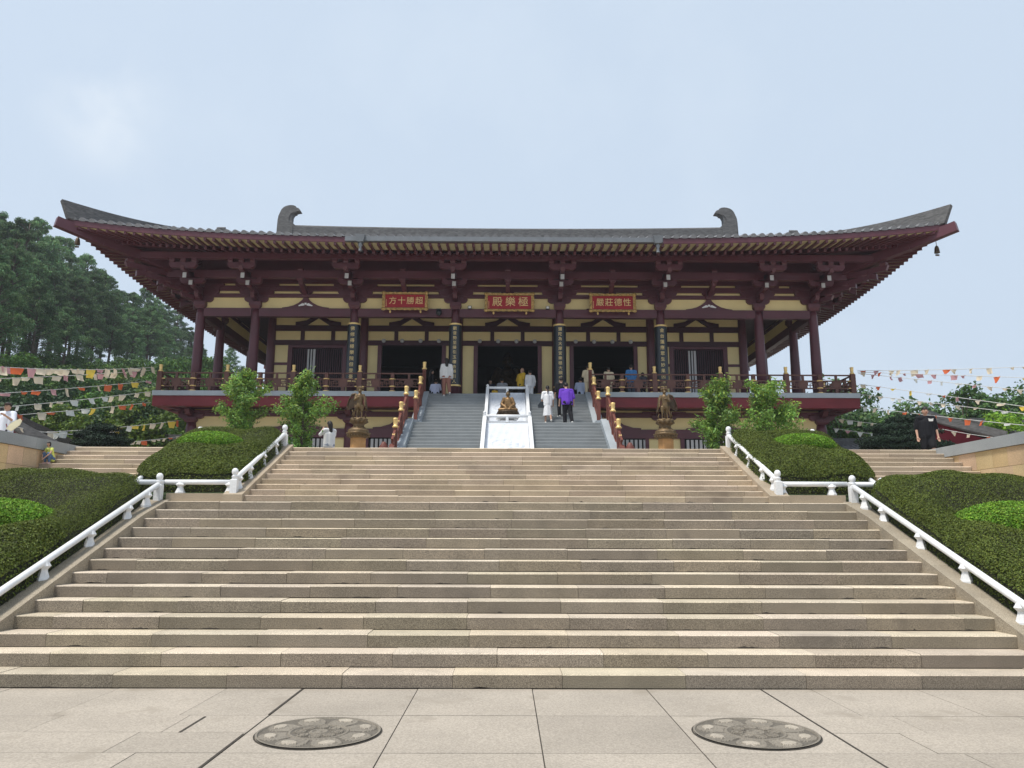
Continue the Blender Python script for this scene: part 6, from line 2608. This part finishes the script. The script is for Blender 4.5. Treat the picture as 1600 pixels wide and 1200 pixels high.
# far tree belt
for i in range(26):
    px = 1330 + i * 13 + R.uniform(-5, 5)
    d_ = R.uniform(85, 120)
    hgt = Zp(R.uniform(636, 660), d_) - Z2
    if i == 0:
        fp = make_broad(10, 900, 'far dark tree in the belt closing the view on the right', (Xp(px, d_, 8), d_, Z2), tree_mid, 'far_tree', 'far trees on the right', 50, 60, .06, .36, .55, .45)
        fp.scale = (hgt / 10,) * 3
    else:
        dup(fp, (Xp(px, d_, 8), d_, Z2), R.uniform(0, 6), hgt / 10)
for i in range(14):
    px = 120 + i * 20 + R.uniform(-5, 5)
    d_ = R.uniform(52, 75)
    hgt = Zp(R.uniform(600, 640), d_) - Z2
    dup(shp[2], (Xp(px, d_, 8), d_, Z2 - .3), R.uniform(0, 6), (1.6, 1.6, hgt / 5), 'tall dark bush behind the left end of the hall deck')

# ================================================================ prayer flags
fc = [mat('flag_cream', (.78, .68, .52), .85, .05, transl=.35), mat('flag_orange', (.70, .16, .06), .85, .05, transl=.35), mat('flag_yellow', (.78, .58, .10), .85, .05, transl=.35),
      mat('flag_pink', (.62, .34, .36), .85, .05, transl=.35), mat('flag_white', (.72, .74, .70), .85, .05, transl=.35)]


def flags(label, a, b, sag, n, size, colors, seed, slack=(0, 1)):
    size *= .86 if seed < 11 else .74
    rr = random.Random(seed)
    t = thing('flag_string', label, 'flag string', (a + b) * .5, 'strings of prayer flags')
    at = lambda q: a.lerp(b, q) - Vector((0, 0, 4 * sag * q * (1 - q)))
    m = MB()
    m.tube([at(k / 24) for k in range(25)], .011, 5)
    m.build('cord', M['cord'], t)
    d = (b - a)
    d.z = 0
    d.normalize()
    for k in range(n):
        q = slack[0] + (slack[1] - slack[0]) * (k + rr.uniform(.2, .8)) / n
        p = at(q)
        tw = rr.uniform(-.6, .6)
        wdir = (d + Vector((-d.y, d.x, 0)) * tw).normalized()
        swing = Vector((-d.y, d.x, 0)) * rr.uniform(-.6, .6) + d * rr.uniform(-.25, .35)
        w_, h_ = size * rr.uniform(.9, 1.25), size * rr.uniform(.6, .95)
        if rr.random() < .25:
            h_ *= .5
        m = MB()
        vs = []
        nu, nv = 4, 4
        tp = rr.uniform(.45, 1.0) if seed < 11 else rr.choice((.15, .3, .8))
        for j in range(nv + 1):
            for i in range(nu + 1):
                u, v = i / nu - .5, j / nv
                dn = (Vector((0, 0, -1)) + swing * v * .8).normalized()
                pt = p + wdir * (u * w_ * (1 - (1 - tp) * v)) + dn * (v * h_) + Vector((-wdir.y, wdir.x, 0)) * (.04 * math.sin(u * 7 + k) * v)
                vs.append(pt)
        m.sm = True
        m.add(vs, [(j * (nu + 1) + i, j * (nu + 1) + i + 1, (j + 1) * (nu + 1) + i + 1, (j + 1) * (nu + 1) + i) for j in range(nv) for i in range(nu)])
        fo = m.build('flag', fc[rr.choice(colors)], t)


A_ = lambda px, py, d: P(px, py, d)
e = 24.0
big_ = .42
flags('topmost left string of large cream, orange and yellow flags, from the deck corner post', A_(243, 576, 32.0), A_(-60, 572, e), .15, 22, big_, [0, 0, 0, 1, 2, 2, 3, 0], 1)
flags('left string of cream flags just under the topmost one', A_(236, 581, 32.0), A_(-60, 597, e), .05, 15, .34, [0, 0, 0, 3], 2)
flags('left string with scattered red and yellow flags ending at the deck rail', A_(240, 597, 32.0), A_(-60, 622, e), .05, 13, .36, [1, 2, 3, 4, 1, 0], 3)
flags('left string of cream flags ending at the grey deck edge', A_(238, 614, 32.0), A_(-60, 645, e), .05, 14, .30, [0, 0, 0, 4], 4)
flags('left string with yellow, white and orange flags ending at the red deck beam', A_(237, 631, 32.0), A_(-60, 658, e), .05, 13, .34, [0, 1, 4, 2, 0], 5)
flags('low left string of square cream and orange flags above the cloud-pruned pine', A_(287, 658, 33.2), A_(20, 680, 25), .10, 17, .36, [0, 0, 1, 0, 2, 4], 6)
flags('lowest left string of small cream flags over the corridor roof', A_(292, 682, 33.4), A_(180, 694, 30), .05, 11, .24, [0, 0, 1, 4], 7)
flags('left string of white flags drooping over the low roof', A_(190, 676, 29), A_(20, 668, 24.5), .2, 6, .26, [4, 4, 0], 8)
flags('topmost right string of triangular cream and orange flags from the deck corner post', A_(1341, 577, 32.0), A_(1680, 566, e), .05, 14, .34, [0, 0, 0, 1, 3], 11)
flags('second right string with red, yellow and pink flags', A_(1341, 579, 32.0), A_(1680, 589, e), .0, 13, .34, [1, 2, 3, 1, 3, 0], 12)
flags('right string of small cream pennants sloping down to the tall trees', A_(1342, 581, 32.0), A_(1680, 614, e), .0, 14, .28, [0, 0, 3, 4], 13)
flags('right string with yellow, pink and red flags crossing the sky above the person in black', A_(1344, 598, 32.0), A_(1680, 642, e), .0, 12, .32, [2, 3, 1, 0, 4, 1], 14)
flags('right string of little cream flags at the head of the person in black', A_(1346, 614, 32.0), A_(1680, 652, e), .0, 14, .26, [0, 0, 0, 4], 15)
flags('right string with white and orange flags passing behind the person in black', A_(1345, 633, 32.0), A_(1680, 668, e), .05, 13, .30, [1, 4, 0, 1, 2], 16)
flags('low right string of square cream flags under the deck end', A_(1308, 652, 33.3), A_(1470, 668, 29), .05, 9, .30, [0, 0, 0, 4], 17)
flags('lowest right string of pink, white and orange flags in front of the bushes', A_(1303, 667, 33.3), A_(1440, 682, 30), .05, 7, .30, [2, 3, 4, 1], 18)
flags('right string of orange flags drooping across the red gable', A_(1475, 668, 29), A_(1680, 690, 25), .1, 6, .26, [1, 3, 0], 19)
# ================================================================ light, sky, camera
SUN_EL, SUN_AZ = math.radians(66), math.radians(-125)     # azimuth measured from +y towards +x
wd = bpy.data.worlds.new('World')
sc.world = wd
wd.use_nodes = True
nt = wd.node_tree
n, l = nt.nodes, nt.links
bg = n['Background']
sky = n.new('ShaderNodeTexSky')
sky.sky_type = 'NISHITA'
sky.sun_disc = False
sky.sun_elevation = SUN_EL
sky.sun_rotation = SUN_AZ
sky.air_density = 1.0
sky.dust_density = 4.0
sky.ozone_density = 1.0
bg.inputs['Strength'].default_value = 0.12
# thin haze veil and a faint cloud mixed over the sky texture
tc = n.new('ShaderNodeTexCoord')
mix = n.new('ShaderNodeMix')
mix.data_type = 'RGBA'
mix.inputs['Factor'].default_value = 0.85
l.new(sky.outputs['Color'], mix.inputs[6])
mix.inputs[7].default_value = (4.5, 5.3, 6.25, 1)
nz = n.new('ShaderNodeTexNoise')
nz.inputs['Scale'].default_value = 2.6
nz.inputs['Detail'].default_value = 7
nz.inputs['Roughness'].default_value = 0.6
l.new(tc.outputs['Generated'], nz.inputs['Vector'])
mr = n.new('ShaderNodeMapRange')
mr.inputs['From Min'].default_value = 0.50
mr.inputs['From Max'].default_value = 0.80
mr.inputs['To Max'].default_value = 0.35
l.new(nz.outputs['Fac'], mr.inputs['Value'])
mix2 = n.new('ShaderNodeMix')
mix2.data_type = 'RGBA'
l.new(mr.outputs['Result'], mix2.inputs['Factor'])
l.new(mix.outputs[2], mix2.inputs[6])
mix2.inputs[7].default_value = (5.4, 6.0, 6.6, 1)
# one small pale cloud, upper left
cdir = Vector(((105 - CX) / FPX, 1.0, math.tan(PITCH - math.atan((170 - 600) / FPX)))).normalized()
dt = n.new('ShaderNodeVectorMath')
dt.operation = 'DISTANCE'
l.new(tc.outputs['Generated'], dt.inputs[0])
dt.inputs[1].default_value = cdir
cf = n.new('ShaderNodeMapRange')
cf.interpolation_type = 'SMOOTHSTEP'
cf.inputs['From Min'].default_value = 0.095
cf.inputs['From Max'].default_value = 0.0
l.new(dt.outputs['Value'], cf.inputs['Value'])
nz2 = n.new('ShaderNodeTexNoise')
nz2.inputs['Scale'].default_value = 11
nz2.inputs['Detail'].default_value = 8
l.new(tc.outputs['Generated'], nz2.inputs['Vector'])
c2 = n.new('ShaderNodeMapRange')
c2.inputs['From Min'].default_value = 0.36
c2.inputs['From Max'].default_value = 0.72
c2.inputs['To Max'].default_value = 0.6
l.new(nz2.outputs['Fac'], c2.inputs['Value'])
mm = n.new('ShaderNodeMath')
mm.operation = 'MULTIPLY'
l.new(cf.outputs['Result'], mm.inputs[0])
l.new(c2.outputs['Result'], mm.inputs[1])
mix3 = n.new('ShaderNodeMix')
mix3.data_type = 'RGBA'
l.new(mm.outputs[0], mix3.inputs['Factor'])
l.new(mix2.outputs[2], mix3.inputs[6])
mix3.inputs[7].default_value = (6.6, 6.9, 7.1, 1)
l.new(mix3.outputs[2], bg.inputs['Color'])

sd = bpy.data.lights.new('sun', 'SUN')
sd.energy = 3.0
sd.angle = math.radians(10)
sd.color = (1.0, 0.95, 0.87)
so = bpy.data.objects.new('sun', sd)
COL.objects.link(so)
v = Vector((math.sin(SUN_AZ) * math.cos(SUN_EL), math.cos(SUN_AZ) * math.cos(SUN_EL), math.sin(SUN_EL)))
so.rotation_euler = v.to_track_quat('Z', 'Y').to_euler()
so.location = (0, 0, 60)

hz = MB()
hz.box(-440, 440, -320, 420, -1.6, 75)
hm = bpy.data.materials.new('haze_air')
hm.use_nodes = True
hn = hm.node_tree
for nd in list(hn.nodes):
    if nd.type != 'OUTPUT_MATERIAL':
        hn.nodes.remove(nd)
pv_ = hn.nodes.new('ShaderNodeVolumePrincipled')
pv_.inputs['Color'].default_value = (0.90, 0.94, 1.0, 1)
pv_.inputs['Density'].default_value = 0.0006
pv_.inputs['Anisotropy'].default_value = 0.2
hn.links.new(pv_.outputs[0], hn.nodes['Material Output'].inputs['Volume'])
tag(hz.build('haze', hm), kind='stuff')

cd = bpy.data.cameras.new('camera')
cd.sensor_width = 36
cd.lens = 36 * FPX / 1600
cd.clip_start = 0.05
cd.clip_end = 3000
cam = bpy.data.objects.new('camera', cd)
COL.objects.link(cam)
cam.location = (0, 0, H)
cam.rotation_mode = 'YXZ'
yaw = math.atan((CX - 800) / FPX)
base = Matrix.Rotation(yaw, 4, 'Z') @ Matrix.Rotation(math.pi / 2 + PITCH, 4, 'X') @ Matrix.Rotation(math.radians(0.17), 4, 'Z')
cam.rotation_mode = 'XYZ'
cam.rotation_euler = base.to_euler('XYZ')
sc.camera = cam
sc.render.engine = 'CYCLES'
sc.view_settings.view_transform = 'Standard'
sc.view_settings.look = 'None'
sc.view_settings.exposure = 0.35
sc.view_settings.gamma = 1
